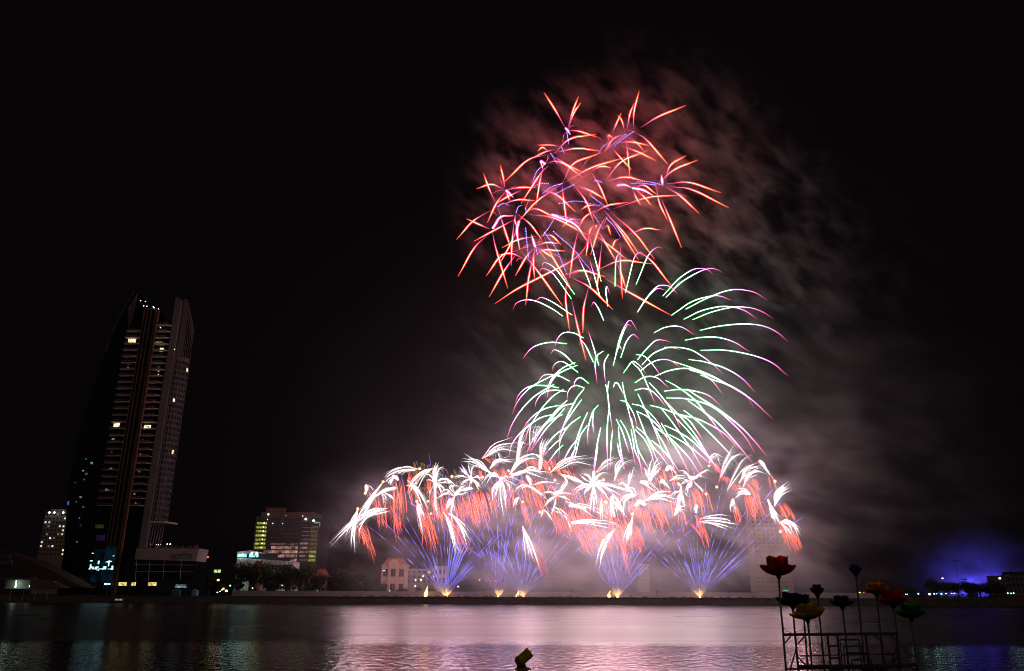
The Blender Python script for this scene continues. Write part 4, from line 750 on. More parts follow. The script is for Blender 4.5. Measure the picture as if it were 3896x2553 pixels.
tag(mb.build('crowd', mat('crowd_clothes', (.22, .15, .14), .9, .6, 2), None), 'people packed along the terrace rail above the NOVOTEL band', 'crowd', kind='stuff')
mb = MB()
for px, wd, hg, py in ((688, 44, 6, 2233), (688, 38, 3, 2226)):
    p = at(px, py, PY_ - 5); mb.box(p.x - wd * K / 2, p.x + wd * K / 2, p.y, p.y + .2, p.z - hg * K / 2, p.z + hg * K / 2)
mb.build('shop_sign_light', lamp('shopfront_blue_white', (.5, .7, .9), .3, .6, .7, 'NONE'), PD)

# --- far apartment block, left
def block(name, label, px0, px1, pyb, pyt, Y, dep, m, rows, cols, lit, wm=M_BLACK, cat='building', ww=.5, wh=.5, roofh=0, seed=1, lowrow=0):
    x0, x1, _z, z1 = vface(px0, px1, pyb, pyt, Y); z0 = gz(px0, pyb, Y)
    e = empty(name, ((x0 + x1) / 2, Y, QZ), label, cat)
    mb = MB(); mb.box(x0, x1, Y, Y + dep, QZ - .5, z1); 
    mb.box(x0 - .2, x1 + .2, Y - .25, Y + dep + .2, z1 + .003, z1 + .6); mb.build('wall', m, e)
    r = random.Random(seed); cw = (x1 - x0) / cols; rh = (z1 - z0) / rows
    for j in range(rows):
        for i in range(cols):
            cx = x0 + cw * (i + .5); cz = z0 + rh * (j + .5); mb = MB()
            mm = lit.get((j, i)); mb.box(cx - cw * ww / 2, cx + cw * ww / 2, Y - .06, Y + .1, cz - rh * wh / 2, cz + rh * wh / 2)
            mb.build('window', mm or wm, e)
    return e, x0, x1, z0, z1
W1 = lamp('flat_light', (.75, .95, .8), 1.0, .5, .6, 'NONE'); W2 = lamp('flat_light_warm', (1, .8, .35), .9, .5, .6, 'NONE'); W3 = lamp('flat_light_dim', (.5, .7, .55), .25, .6, .6, 'NONE')
e, x0, x1, z0, z1 = block('apartment_block', 'far pale apartment block with scattered lit windows, behind the left side of the tower', 142, 272, 2116, 1950, 640, 25, mat('apartment_render', (.28, .24, .22), .9, .1, .2), 11, 9,
      {(8, 0): W1, (8, 1): W1, (9, 5): W2, (9, 6): W2, (7, 4): W1, (7, 5): W1, (7, 8): W1, (6, 5): W1, (6, 6): W1, (5, 4): W3, (5, 5): W2, (4, 2): W1, (4, 3): W3, (3, 0): W1, (2, 0): W2, (5, 1): W3, (7, 1): W3, (2, 2): W3, (2, 3): W1, (1, 6): W1, (0, 6): W2, (10, 3): W3}, ww=.45, wh=.42)
mb = MB()
for px in (188, 207, 241): mb.ball(at(px, 1950, 636), .8, 6, 4)
mb.build('roof_lamp', L_WHITE, e)
mb = MB(); mb.box(gx(180, 1950, 640), gx(253, 1950, 640), 645, 655, z1 + .61, z1 + 3); mb.build('roof_storey', mat('lit_roof_storey', (.6, .6, .5), .9), e)

# --- glass office block
OY = 480.0
P0, P1, P2, P3 = at(985, 1962, OY), at(1219, 1960, OY + 4), at(1199, 2170, OY + 4), at(950, 2170, OY)
ox0, ox1 = gx(955, 2170, OY), gx(1199, 2170, OY)
oz1 = gz(1100, 1968, OY)
O_ = empty('glass_office_block', ((ox0 + ox1) / 2, OY, QZ), 'wide glass office block with yellow lit stair bays and floors glowing pink', 'building')
mb = MB(); mb.box(ox0, ox1, OY, OY + 30, QZ, oz1); mb.build('glass_wall', mat('office_glass', (.05, .042, .045), .3, .3, .3, spec=.6), O_)
mb = MB(); mb.box(ox0 + 2, ox1 - 4, OY + 2, OY + 25, oz1 + .003, oz1 + 3.2); mb.box(ox0 + 4, ox0 + 15, OY + 4, OY + 8, oz1 + 3.21, oz1 + 6); mb.build('roof_plant', M_BROWN, O_)
nf = 13; fh = (oz1 - gz(955, 2170, OY)) / nf; zb0 = gz(955, 2170, OY)
for k in range(nf + 1):
    mb = MB(); mb.box(ox0 - .2, ox1 + .2, OY - .3, OY - .004, zb0 + k * fh - .28, zb0 + k * fh + .28); mb.build('floor_band', mat('office_band', (.12, .10, .10), .6) if k == 0 else bpy.data.materials['office_band'], O_)
mb = MB()
for i in range(41):
    x = lerp(ox0, ox1, i / 40); mb.box(x - .06, x + .06, OY - .2, OY - .005, zb0, oz1)
mb.build('mullion', bpy.data.materials['office_band'], O_)
for k in range(5, 12):                                     # yellow stair bays at the left end
    mb = MB(); x0 = ox0 + .6; z0 = zb0 + (k - 0) * fh + .5; mb.box(x0, x0 + 6.2, OY - .12, OY - .09, z0, z0 + fh - 1.1); mb.box(x0 + 5.0, x0 + 6.2, OY - .16, OY - .125, z0, z0 + fh - 1.1)
    o = mb.build('stair_bay', L_YEL, O_)
    mb = MB(); mb.ball((x0 + 4.4, OY - .4, z0 + fh - 1.6), .38, 6, 4); mb.build('stair_lamp', lamp('stair_bulb', (1, 1, .6), 2.2, sampling='NONE') if k == 5 else bpy.data.materials['stair_bulb'], o)
def orect(f0, f1, k, m, h0=.15, h1=.85, name='lit_floor'):
    mb = MB(); n = max(1, int((f1 - f0) * 40))
    for i in range(n):
        a = lerp(f0, f1, i / n); b = lerp(f0, f1, (i + 1) / n)
        mb.box(lerp(ox0, ox1, a) + .08, lerp(ox0, ox1, b) - .08, OY - .1, OY - .06, zb0 + (k + h0) * fh, zb0 + (k + h1) * fh)
    return mb.build(name, m, O_)
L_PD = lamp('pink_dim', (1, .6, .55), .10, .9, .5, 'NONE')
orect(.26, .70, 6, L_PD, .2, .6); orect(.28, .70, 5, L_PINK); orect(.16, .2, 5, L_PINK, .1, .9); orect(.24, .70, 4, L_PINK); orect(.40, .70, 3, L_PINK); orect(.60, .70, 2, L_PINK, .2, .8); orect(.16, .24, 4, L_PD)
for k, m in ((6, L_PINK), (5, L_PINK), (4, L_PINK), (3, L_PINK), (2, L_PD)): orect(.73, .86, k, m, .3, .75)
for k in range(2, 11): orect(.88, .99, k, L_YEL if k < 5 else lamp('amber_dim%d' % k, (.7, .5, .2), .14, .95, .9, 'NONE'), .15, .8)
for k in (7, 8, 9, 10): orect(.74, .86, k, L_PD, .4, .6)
mb = MB()
for px, py, s_ in ((1021, 1957, .75), (1163, 1975, .9), (1193, 1981, .9), (1152, 1963, .35), (1088, 1961, .25), (1038, 1991, .35), (1075, 1992, .35), (1018, 1976, .3)): mb.ball(at(px, py, OY - 1), s_ * .7, 6, 4)
mb.build('roof_lamp', L_WHITE, O_)
mb = MB()
x0 = gx(1196, 1990, OY - .4); mb.bar((x0, OY - .5, gz(1196, 1990, OY)), (x0 + 3.4, OY - .5, gz(1196, 1988, OY)), .2, 4); mb.bar((x0 + 3.4, OY - .5, gz(1196, 1988, OY)), (x0 + 3.4, OY - .5, gz(1196, 1988, OY) - 2.4), .2, 4)
mb.build('sign_light', lamp('teal_sign', (.4, 1, .8), .6, .5, .5, 'NONE'), O_)

# --- fluted white low building
FY = 462.0
f0, f1 = gx(899, 2170, FY), gx(1112, 2170, FY)
zl, zr = gz(900, 2122, FY), gz(1110, 2136, FY)
FB = empty('fluted_hall', ((f0 + f1) / 2, FY, QZ), 'low white fluted hall lit greenish white, in front of the glass office block', 'building')
mb = MB(); mb.add([(f0, FY, QZ), (f1, FY, QZ), (f1, FY, zr), (f0, FY, zl), (f0, FY + 15, QZ), (f1, FY + 15, QZ), (f1, FY + 15, zr), (f0, FY + 15, zl)], [(0, 1, 2, 3), (5, 4, 7, 6), (4, 0, 3, 7), (1, 5, 6, 2), (3, 2, 6, 7)])
for i in range(44):
    x = lerp(f0, f1, i / 43); zt = lerp(zl, zr, i / 43); mb.box(x - .13, x + .13, FY - .45, FY - .002, QZ, zt - .02)
mb.build('fluted_wall', mat('white_fluting', (.75, .78, .74), .8, .08, .3), FB)
mb = MB()
for i in range(7):
    x = lerp(f0 + 18, f1 - 2, i / 6); mb.box(x - .9, x - .2, FY - .5, FY - .452, zr - 4.6, zr - 1.9); mb.box(x + .2, x + .9, FY - .5, FY - .452, zr - 4.6, zr - 1.9)
mb.build('window', M_BLACK, FB)
mb = MB(); zt = gz(950, 2098, FY)
mb.slab([(f0 - .5, FY - 1, zl + 3.2), (gx(955, 2094, FY), FY - 1, gz(955, 2094, FY)), (gx(985, 2100, FY), FY - 1, zl + 3.2), (gx(985, 2115, FY), FY - 1, zl + 2.6), (f0 - .5, FY - 1, zl + 2.6)], 12)
mb.build('roof_sail', M_WHITE, FB)
mb = MB()
for a, b in ((903, 940), (948, 972), (976, 984)): 
    p, q_ = gx(a, 2112, FY), gx(b, 2112, FY); mb.box(p, q_, FY - .3, FY - .1, zl + .3, zl + 2.3)
mb.build('strip_light', lamp('cyan_strip', (.35, .95, 1), .9, .8, .5, 'AUTO'), FB)
mb = MB()
for px, py in ((913, 2112), (958, 2107), (976, 2107), (923, 2111)): mb.ball(at(px, py, FY - 1.4), .6, 6, 4)
mb.build('flood_lamp', lamp('flood_white', (.7, 1, .95), 10), FB)
mb = MB()       # floodlights at the foot that wash the wall
for px in (915, 950, 990, 1035, 1075): mb.ball(at(px, 2225, FY - 5), .35, 6, 4)
mb.build('foot_light', lamp('foot_flood', (.7, 1, .85), 28, sampling='FRONT'), FB)

# --- smaller buildings -------------------------------------------------------------------------
M_TILE = mat('roof_tiles', (.30, .10, .07), .85, .3, 1.2)
M_TAN = mat('tan_plaster', (.62, .40, .30), .85, .12, .5)
def villa(name, label, px0, px1, pyb, pyt, Y, m, gable=True, rows=2, cols=3, roof=None):
    x0, x1 = gx(px0, pyb, Y), gx(px1, pyb, Y); z1 = gz((px0 + px1) / 2, pyt, Y); w_ = x1 - x0; z0 = QZ
    e = empty(name, ((x0 + x1) / 2, Y, QZ), label, 'building')
    mb = MB(); mb.box(x0, x1, Y, Y + 12, z0 - .3, z1); mb.box(x0 - .5, x1 + .5, Y - .6, Y + 12.4, z1 + .003, z1 + .55); mb.box(x0 - .12, x1 + .12, Y - .2, Y - .004, z0 + (z1 - z0) * .5, z0 + (z1 - z0) * .5 + .35)
    xc = (x0 + x1) / 2
    if gable:
        g = w_ * .2
        mb.box(xc - g, xc + g, Y - 1.3, Y - .61, z0, z1 + .6)
        mb.slab([(xc - g * 1.1, Y - 1.5, z1 + .6), (xc + g * 1.1, Y - 1.5, z1 + .6), (xc + g * 1.1, Y - 1.5, z1 + 1.7), (xc, Y - 1.5, z1 + 3.4), (xc - g * 1.1, Y - 1.5, z1 + 1.7)], 2)
    mb.build('wall', m, e)
    mb = MB(); mb.add([(x0 + .3, Y + .2, z1 + .56), (x1 - .3, Y + .2, z1 + .56), (x1 - .3, Y + 12, z1 + .56), (x0 + .3, Y + 12, z1 + .56), (x0 + w_ * .2, Y + 5, z1 + 4.2), (x1 - w_ * .2, Y + 5, z1 + 4.2)], [(0, 1, 5, 4), (1, 2, 5), (2, 3, 4, 5), (3, 0, 4), (3, 2, 1, 0)])
    mb.build('roof', roof or M_TILE, e)
    for j in range(rows):
        for i in range(cols):
            cx = lerp(x0, x1, (i + .5) / cols); zz = lerp(z0 + .6, z1, (j + .25) / rows); hh = (z1 - z0) / rows * .5; yy = Y - 1.36 if gable and abs(cx - xc) < w_ * .18 else Y - .06
            mb = MB(); mb.box(cx - w_ / cols * .28, cx + w_ / cols * .28, yy, yy + .2, zz, zz + hh); f = mb.build('window', M_BLACK, e)
            mb = MB(); ww = w_ / cols * .28
            mb.box(cx - ww - .12, cx + ww + .12, yy - .08, yy - .004, zz - .18, zz - .02); mb.box(cx - .05, cx + .05, yy - .06, yy - .005, zz, zz + hh); mb.build('frame', m, f)
    return e
v1 = villa('villa', 'tan three storey villa with a gabled middle bay and red tiled roof, above the fence', 1449, 1541, 2222, 2152, 440, M_TAN)
mb = MB(); mb.ball(at(1461, 2171, 439), .35, 6, 4); mb.build('window_lamp', L_WHITE, v1)
villa('villa', 'dim pink house with a broad red tiled roof, among the trees below the glass block', 1152, 1240, 2245, 2195, 432, mat('pink_plaster', (.45, .27, .24), .9), False, 2, 4)
villa('villa', 'narrow red roofed house wedged between the dark trees under the fluted hall', 944, 976, 2245, 2165, 446, mat('rose_plaster', (.38, .17, .15), .9), False, 3, 2)
e, *_ = block('hospital_wing', 'long grey flat roofed block fading into the smoke behind the first mine fan', 1545, 1700, 2220, 2168, 470, 15, mat('grey_render', (.35, .3, .28), .9), 3, 8, {(2, 4): W2, (1, 5): W1}, seed=3)
mb = MB()
for px, py in ((1581, 2207), (1601, 2207), (1580, 2230), (1743, 2232), (1824, 2207), (1610, 2192)): mb.ball(at(px, py, 436), .38, 6, 4)
fl_ = mb.build('lamp_globe', L_WHITE, e)
e, *_ = block('shop_house', 'small pale house with a lit roof strip, right of the tan villa', 1650, 1698, 2225, 2158, 458, 9, mat('pale_render', (.5, .4, .37), .9), 2, 3, {}, seed=3)
e, x0, x1, z0, z1 = block('hazy_high_rise', 'cream high rise with banded windows and a red topped roof, half lost in smoke', 2880, 3020, 2240, 1962, 462, 12, mat('cream_render', (.24, .18, .13), .9, .15, .3), 17, 8, {}, mat('smoked_window', (.03, .025, .025), .4), ww=.55, wh=.42)
mb = MB(); zz = z1 + .61; mb.box(x0 + 3, x1 - 6, 464, 473, zz, zz + 5); mb.box(x0 + 1.5, x1 - 4, 463.5, 473.5, zz + 5.003, zz + 5.6); mb.build('penthouse', mat('maroon_parapet', (.28, .07, .06), .8), e)
mb = MB()
for i in range(6): mb.bar((lerp(x0 + 3, x1 - 7, i / 5), 463.8, zz + 5.6), (lerp(x0 + 3, x1 - 7, i / 5), 463.8, zz + 7), .08, 4)
mb.bar((x0 + 2.5, 463.8, zz + 7), (x1 - 5, 463.8, zz + 7.2), .08, 4); mb.build('roof_rail', M_WHITE, e)
block('unfinished_tower', 'slim unfinished concrete tower barely visible through smoke, right of the fan under the sickle', 2434, 2474, 2247, 2150, 452, 12, mat('raw_concrete', (.30, .27, .26), .95), 6, 3, {}, mat('open_floor', (.12, .10, .10), .9), seed=5)
e = empty('led_sign', at(1878, 2209, 446), 'red scrolling light sign glowing through the smoke between the two left fans', 'sign')
mb = MB(); p, q_ = at(1836, 2204, 446), at(1920, 2214, 446); mb.box(p.x, q_.x, 446, 446.6, q_.z, p.z); mb.box(p.x + 3, p.x + 3.3, 446.1, 446.4, QZ - .3, q_.z - .003); mb.box(q_.x - 3.3, q_.x - 3, 446.1, 446.4, QZ - .3, q_.z - .003); mb.build('sign_board', M_BLACK, e)
mb = MB(); r = random.Random(9)
for i in range(15):
    k0 = .2 if i < 4 else 1; cx = lerp(p.x + .5, q_.x - .3, i / 14)
    if 4 <= i <= 10 or r.random() < .4:
        mb.box(cx, cx + .5, 445.9, 445.96, q_.z + .25, p.z - .2)
mb.build('lit_digits', lamp('led_red', (1, .07, .03), 2.4, .5, 1.2), e)
e = empty('green_sign', at(2990, 2248, 440), 'small green lit sign low at the foot of the hazy high rise', 'sign')
mb = MB(); p, q_ = at(2979, 2245, 440), at(3000, 2249, 440); mb.box(p.x, q_.x, 440, 440.2, q_.z, p.z); mb.build('lit_panel', lamp('green_panel', (.05, 1, .45), .7), e)
mb = MB(); mb.box(p.x - .2, q_.x + .2, 440.25, 440.5, q_.z - .2, p.z + .2); mb.box(p.x + 1, p.x + 1.2, 440.3, 440.45, QZ - .3, q_.z - .21); mb.build('sign_frame', M_DARK, e)

# --- left bank: pavilion with a lit stage box, sloping roofs
PV = empty('riverside_pavilion', (gx(60, 2240, 418), 418, QZ), 'dark riverside pavilion with long sloping concrete roofs and a white lit hall, far left', 'building')
mb = MB()
def slabpx(mb, pts, Y, th, mi=0): mb.slab([at(px, py, Y) for px, py in pts], th, mi)
slabpx(mb, [(-80, 2080), (0, 2096), (60, 2112), (130, 2138), (200, 2172), (262, 2205), (320, 2236), (250, 2238), (200, 2220), (150, 2200), (90, 2180), (0, 2168), (-80, 2160)], 422, 14)
mb.build('sloping_roof', mat('roof_concrete', (.09, .065, .06), .9, .3, .3), PV)
mb = MB(); slabpx(mb, [(-60, 2197), (118, 2198), (118, 2204), (-60, 2203)], 417, 10); slabpx(mb, [(118, 2200), (200, 2212), (250, 2238), (118, 2240)], 417, 8); mb.build('canopy', M_CONC, PV)
mb = MB(); slabpx(mb, [(28, 2206), (115, 2206), (112, 2240), (20, 2240)], 424, .3); mb.build('lit_back_wall', mat('hall_back_wall', (.5, .55, .5), .8, .3, .8), PV)
mb = MB(); mb.ball(at(58, 2232, 421.5), .33, 6, 4); mb.ball(at(112, 2230, 421), .2, 6, 4, 0, (1, 1, 2.5)); mb.bar(at(62, 2208, 422), at(60, 2236, 422), .12, 5); mb.build('hall_lamp', lamp('hall_lamp_white', (.75, 1, .8), 9, sampling='FRONT'), PV)
mb = MB()
for px in (20, 116, -30): mb.bar(at(px, 2204, 416.8), at(px - 2, 2241, 416.8), .25, 6)
mb.build('post', M_CONC, PV)
mb = MB(); slabpx(mb, [(0, 2128), (42, 2130), (40, 2150), (0, 2152)], 420, 3); slabpx(mb, [(2, 2108), (36, 2110), (34, 2126), (2, 2126)], 420.5, 3); mb.build('upper_storey', mat('pavilion_blue', (.10, .10, .2), .8), PV)
for px in (40, 88, 134, 180):
    e = empty('mooring_post', at(px, 2262, 399), 'slanting pale mooring post on the quay below the pavilion' , 'post', 'mooring posts below the pavilion')
    b = at(px, 2262, 399); b.z = .6
    mb = MB(); mb.bar(b, at(px + 3, 2247, 399), .13, 6); mb.build('shaft', M_WHITE, e); mb = MB(); mb.ball(at(px + 3, 2247, 399), .18, 6, 4); mb.build('cap', M_WHITE, e)

# --- boat at the left quay
bt = empty('river_boat', at(455, 2270, 396), 'small tour boat with a dim white cabin moored under the tower', 'boat')
c0, c1 = at(424, 2272, 396), at(484, 2272, 396); 
mb = MB(); mb.prism([(c0.x, 396), (c0.x + 1, 395), (c1.x - 1.5, 395), (c1.x, 396), (c1.x - 1.5, 397), (c0.x + 1, 397)], -.1, .8); mb.build('hull', M_DARK, bt)
mb = MB(); mb.box(c0.x + 1.6, c1.x - 2, 395.4, 396.6, .8, 2.2); mb.build('cabin', mat('boat_cabin', (.4, .4, .42), .6), bt)
mb = MB(); [mb.box(c0.x + 2.4 + i * 1.1, c0.x + 3.1 + i * 1.1, 395.34, 395.39, 1.3, 1.9) for i in range(3)]; mb.build('cabin_window', lamp('boat_window', (.7, .8, 1), .45, .5, 1, 'NONE'), bt)

# --- hoarding fence along the quay, bays of corrugated sheet
M_HOARD = mat('white_hoarding', (.42, .39, .385), .8, .15, .25)
r = random.Random(12)
xs0, xs1 = gx(880, 2275, QY + 7), gx(3330, 2275, QY + 7)
fe = empty('hoarding_fence', ((xs0 + xs1) / 2, QY + 7, QZ), 'long white sheet hoarding standing on the quay behind the mortar racks', 'fence')
n = 44
for i in range(n):
    a, b = lerp(xs0, xs1, i / n), lerp(xs0, xs1, (i + 1) / n); hz = QZ + 2.55 + r.uniform(-.06, .06); yy = QY + 7 + r.uniform(-.08, .08); mb = MB()
    mb.box(a + .03, b - .03, yy, yy + .06, QZ + .05, hz); mb.box(a + .03, b - .03, yy - .05, yy - .002, hz - .2, hz - .1)
    for j in range(5): xx = lerp(a, b, (j + .5) / 5); mb.box(xx - .03, xx + .03, yy - .04, yy - .001, QZ + .05, hz - .22)
    mb.build('hoarding_panel', M_HOARD, fe)
for i in range(0, n + 1, 2):
    x = lerp(xs0, xs1, i / n); mb = MB(); mb.box(x - .06, x + .06, QY + 7.2, QY + 7.32, QZ - .05, QZ + 2.9); mb.build('fence_post', M_DARK, fe)
# mortar racks and cases on the quay edge
M_CASE = mat('rack_wood', (.35, .16, .09), .85, .4, 1.5); M_SILV = mat('foil_cover', (.65, .6, .6), .35, .2, 3, metal=.6)
r = random.Random(31); k = 0
for px in list(range(1300, 3080, 23)):
    px += r.uniform(-8, 8)
    y = QY + r.uniform(.7, 3.6); x = gx(px, 2275, y); w_ = r.uniform(.5, 2.2); h = r.uniform(.3, .75); foil = r.random() < .45
    where = 'left of the first mine fan' if px < 1690 else 'between the first and second big fans' if px < 1985 else 'between the two middle fans' if px < 2345 else 'between the two right hand mine fans' if px < 2655 else 'right of the last mine fan'
    o = empty('mortar_rack', (x, y, QZ), ('foil covered mortar rack on the quay edge ' if foil else 'bare wooden mortar rack on the quay edge ') + where, 'rack', ('foil mortar racks ' if foil else 'wooden mortar racks ') + where)
    mb = MB(); mb.box(x - w_ / 2, x + w_ / 2, y - .3, y + .3, QZ, QZ + h); mb.box(x - w_ / 2 - .05, x + w_ / 2 + .05, y - .34, y + .34, QZ + h * .45, QZ + h * .6); mb.build('crate', M_SILV if foil else M_CASE, o)
    mb = MB()
    for j in range(int(w_ / .22)): mb.bar((x - w_ / 2 + .12 + j * .22, y, QZ + h - .05), (x - w_ / 2 + .12 + j * .22, y, QZ + h + .16), .08, 6)
    mb.build('mortar_tubes', M_DARK, o)
# round warning signs / speaker poles over the fence
for px, py, h, lab in ((1843, 2246, 3.6, 'tall black pole with a round head, between the two left mine fans'), (2175, 2249, 3.7, 'tall black pole with a round head, between the sickle and the middle flame'), (2498, 2252, 3.4, 'tall black pole with a round head, right of the unfinished tower'),
                  (1805, 2265, 1.5, 'short black post with a round head near the slim mine fan'), (2157, 2266, 1.4, 'short black post with a round head, left of the tall one by the sickle'), (2477, 2269, 1.3, 'short black post with a round head under the unfinished tower')):
    p = at(px, py, QY + 5); e = empty('signal_pole', (p.x, p.y, QZ), lab, 'pole'); mb = MB(); mb.bar((p.x, p.y, QZ - .1), (p.x, p.y, p.z), .06, 6); mb.build('pole', M_DARK, e)
    mb = MB(); mb.ball(p, .42 if h > 2 else .25, 8, 6, 0, (1, .4, 1)); mb.build('round_head', M_DARK, e)
# ---------------------------------------------------------------- trees
M_LEAF = mat('tree_leaves', (.035, .055, .028), .8, .5, .8); M_BARK = mat('tree_bark', (.08, .06, .045), .9)
M_LEAFY = mat('lamp_side_leaves', (.10, .12, .04), .8, .5, .8)
def tree_mesh(seed, h, w_, lobes=9, leaves=900, umbrella=False):
    r = random.Random(seed); t = MB(); tr = h * .028 + .08
    t.tube([(0, 0, -.3), (r.uniform(-.2, .2), 0, h * .25), (r.uniform(-.5, .5), 0, h * .5), (r.uniform(-.6, .6), 0, h * .72)], [tr * 1.4, tr, tr * .75, tr * .3], 7)
    cs = []
    for i in range(lobes):
        a = r.uniform(0, 2 * math.pi); d = r.uniform(.15, .95) ** .7 * w_ / 2; z = h * (r.uniform(.62, .85) if umbrella else r.uniform(.42, .9)); d *= 1 if umbrella else (1.25 - z / h * .75)
        c = Vector((d * math.cos(a), d * math.sin(a) * .8, z)); cs.append((c, w_ * r.uniform(.13, .24)))
        t.tube([(0, 0, h * r.uniform(.25, .45)), (c.x * .5, c.y * .5, (h * .4 + c.z) / 2), tuple(c)], [tr * .5, tr * .32, tr * .1], 5)
    f = MB()
    for i in range(leaves):
        c, rr = cs[r.randrange(len(cs))]; d = Vector((r.gauss(0, 1), r.gauss(0, 1), r.gauss(0, .7))); d = d.normalized() * rr * (r.random() ** .4) * 1.15
        p = c + d; s_ = r.uniform(.18, .42) * (h / 9) ** .5; u = Vector((r.gauss(0, 1), r.gauss(0, 1), r.gauss(0, 1))).normalized(); v = u.cross(Vector((r.gauss(0, 1), r.gauss(0, 1), r.gauss(0, 1)))).normalized()
        f.add([p - u * s_, p + v * s_ * .5, p + u * s_, p - v * s_ * .5], [(0, 1, 2, 3)])
    a = t.build('trunk', M_BARK); b = f.build('crown', M_LEAF)
    ma, mb_ = a.data, b.data; bpy.data.objects.remove(a); bpy.data.objects.remove(b); return ma, mb_
def palm_mesh(seed, h):
    r = random.Random(seed); t = MB(); t.tube([(0, 0, -.3), (.15, 0, h * .4), (.4, 0, h * .8), (.5, 0, h)], [.22, .17, .15, .12], 7); f = MB()
    for i in range(15):
        a = 2 * math.pi * i / 15 + r.uniform(-.2, .2); L = r.uniform(1.9, 2.6); up = r.uniform(.1, 1.1); pts = []
        for k in range(8):
            q = k / 7; pts.append(Vector((.5 + math.cos(a) * L * q, math.sin(a) * L * q, h + up * math.sin(q * 2) - 1.9 * q * q)))
        for k in range(1, 8):
            side = Vector((-math.sin(a), math.cos(a), -.5)) * .55 * (1 - (k / 8) ** 2)
            for s_ in (-1, 1): f.add([pts[k - 1], pts[k], pts[k] + side * s_ + (pts[k] - pts[k - 1]) * .7 + (Vector((0, 0, -.2)))], [(0, 1, 2)])
    a = t.build('trunk', M_BARK); b = f.build('crown', M_LEAF); ma, mb_ = a.data, b.data; bpy.data.objects.remove(a); bpy.data.objects.remove(b); return ma, mb_
KIND = {'a': tree_mesh(1, 9, 9, 14, 4200), 'b': tree_mesh(2, 8, 10, 15, 4200, True), 'c': tree_mesh(3, 9, 6, 11, 2600), 'd': tree_mesh(5, 8, 9, 12, 3400), 'p': palm_mesh(4, 7)}
HH = {'a': 9, 'b': 8, 'c': 9, 'd': 8, 'p': 8}
def tree(kind, px, pytop, Y, label, group=None, sx=1.0):
    x = gx(px, 2262, Y); zt = gz(px, pytop, Y); s_ = (zt - QZ) / HH[kind]
    e = empty('palm_tree' if kind == 'p' else 'tree', (x, Y, QZ), label, 'tree', group); e.scale = (s_ * sx, s_ * sx, s_); e.rotation_euler.z = (px * 7 % 6.28)
    for me in KIND[kind]:
        o = bpy.data.objects.new(me.name.split('.')[0], me); C.objects.link(o); o.parent = e
    return e
TR = [('b', 960, 2148, 440, 'broad flat crowned tree in front of the lit fluted hall', .95), ('a', 1088, 2162, 436, 'big dark tree under the middle of the glass block', 1.15), ('b', 1135, 2160, 434, 'dark spreading tree right of the biggest one under the glass block', 1.2), ('a', 1015, 2185, 430, 'dark rounded tree left of the big one under the glass block', 1.2),
      ('c', 905, 2200, 432, 'dark tree at the left end of the fluted hall', 1.2), ('d', 860, 2190, 436, 'dark tree over the orange street lights', 1.3), ('c', 790, 2195, 432, 'dark tree beside the podium corner', 1.2), ('d', 1215, 2190, 428, 'small dim tree in front of the red roofed pink house', .9), ('a', 1290, 2175, 436, 'wide dark tree between the pink house and the villa', 1.4),
      ('b', 1345, 2178, 438, 'flat topped dark tree left of the tan villa', 1.3), ('c', 1400, 2205, 430, 'small dark tree just left of the tan villa', 1.2), ('d', 1459, 2222, 424, 'young tree at the left corner of the tan villa', .8), ('a', 300, 2195, 440, 'dark tree between the pavilion and the tower', 1.3), ('c', 1590, 2235, 426, 'low dark tree right of the tan villa', 1.5),
      ('d', 1640, 2242, 428, 'low dark tree beside the first mine fan', 1.6), ('c', 1165, 2215, 426, 'slim shrub like tree left of the small dim one', .9), ('b', 1530, 2240, 425, 'low dark tree at the right corner of the villa', 1.2), ('d', 1040, 2215, 422, 'low dark tree behind the start of the hoarding', 1.4), ('c', 1100, 2205, 424, 'dark tree behind the hoarding below the glass block', 1.3), ('a', 340, 2215, 436, 'dark low tree at the foot of the tower', 1.3)]
for k_, px, py, Y, lab, sx in TR: tree(k_, px, py, Y, lab, None, sx)
# right bank
TR2 = [('a', 3552, 2208, 560, 'tallest dark round tree on the right bank', 1.2), ('b', 3600, 2222, 560, 'flat dark tree next to the tallest one on the right bank', 1.6), ('b', 3645, 2218, 566, 'wide dark tree in the middle of the right bank row', 1.7), ('d', 3690, 2220, 560, 'dark tree right of the middle of the right bank row', 1.5),
       ('b', 3730, 2224, 566, 'last flat dark tree of the right bank row', 1.5), ('a', 3795, 2212, 560, 'dark tree against the brightest blue glow', 1.3), ('c', 3765, 2228, 556, 'small tree left of the brightest blue glow', 1.6), ('c', 3425, 2222, 560, 'slim dark tree right of the yellow lotus', 1.6), ('c', 3380, 2228, 570, 'slim dark tree behind the yellow lotus', 1.7), ('d', 3325, 2205, 580, 'wide dark tree lit yellow at its foot, behind the yellow lotus', 1.5),
       ('p', 3838, 2216, 540, 'palm tree right of the brightest blue glow', 1), ('p', 3872, 2212, 540, 'palm tree in front of the flat roofed building', 1), ('p', 3778, 2200, 552, 'tallest palm tree before the blue glow', 1), ('c', 3470, 2236, 560, 'low dark tree left of the tallest round tree', 1.8), ('c', 3225, 2238, 570, 'low dark tree left of the yellow street light', 1.8), ('d', 3150, 2246, 560, 'low dark tree behind the tall red lotus poles', 1.8)]
for k_, px, py, Y, lab, sx in TR2: tree(k_, px, py, Y, lab, None, sx)
mb = MB(); r = random.Random(8)
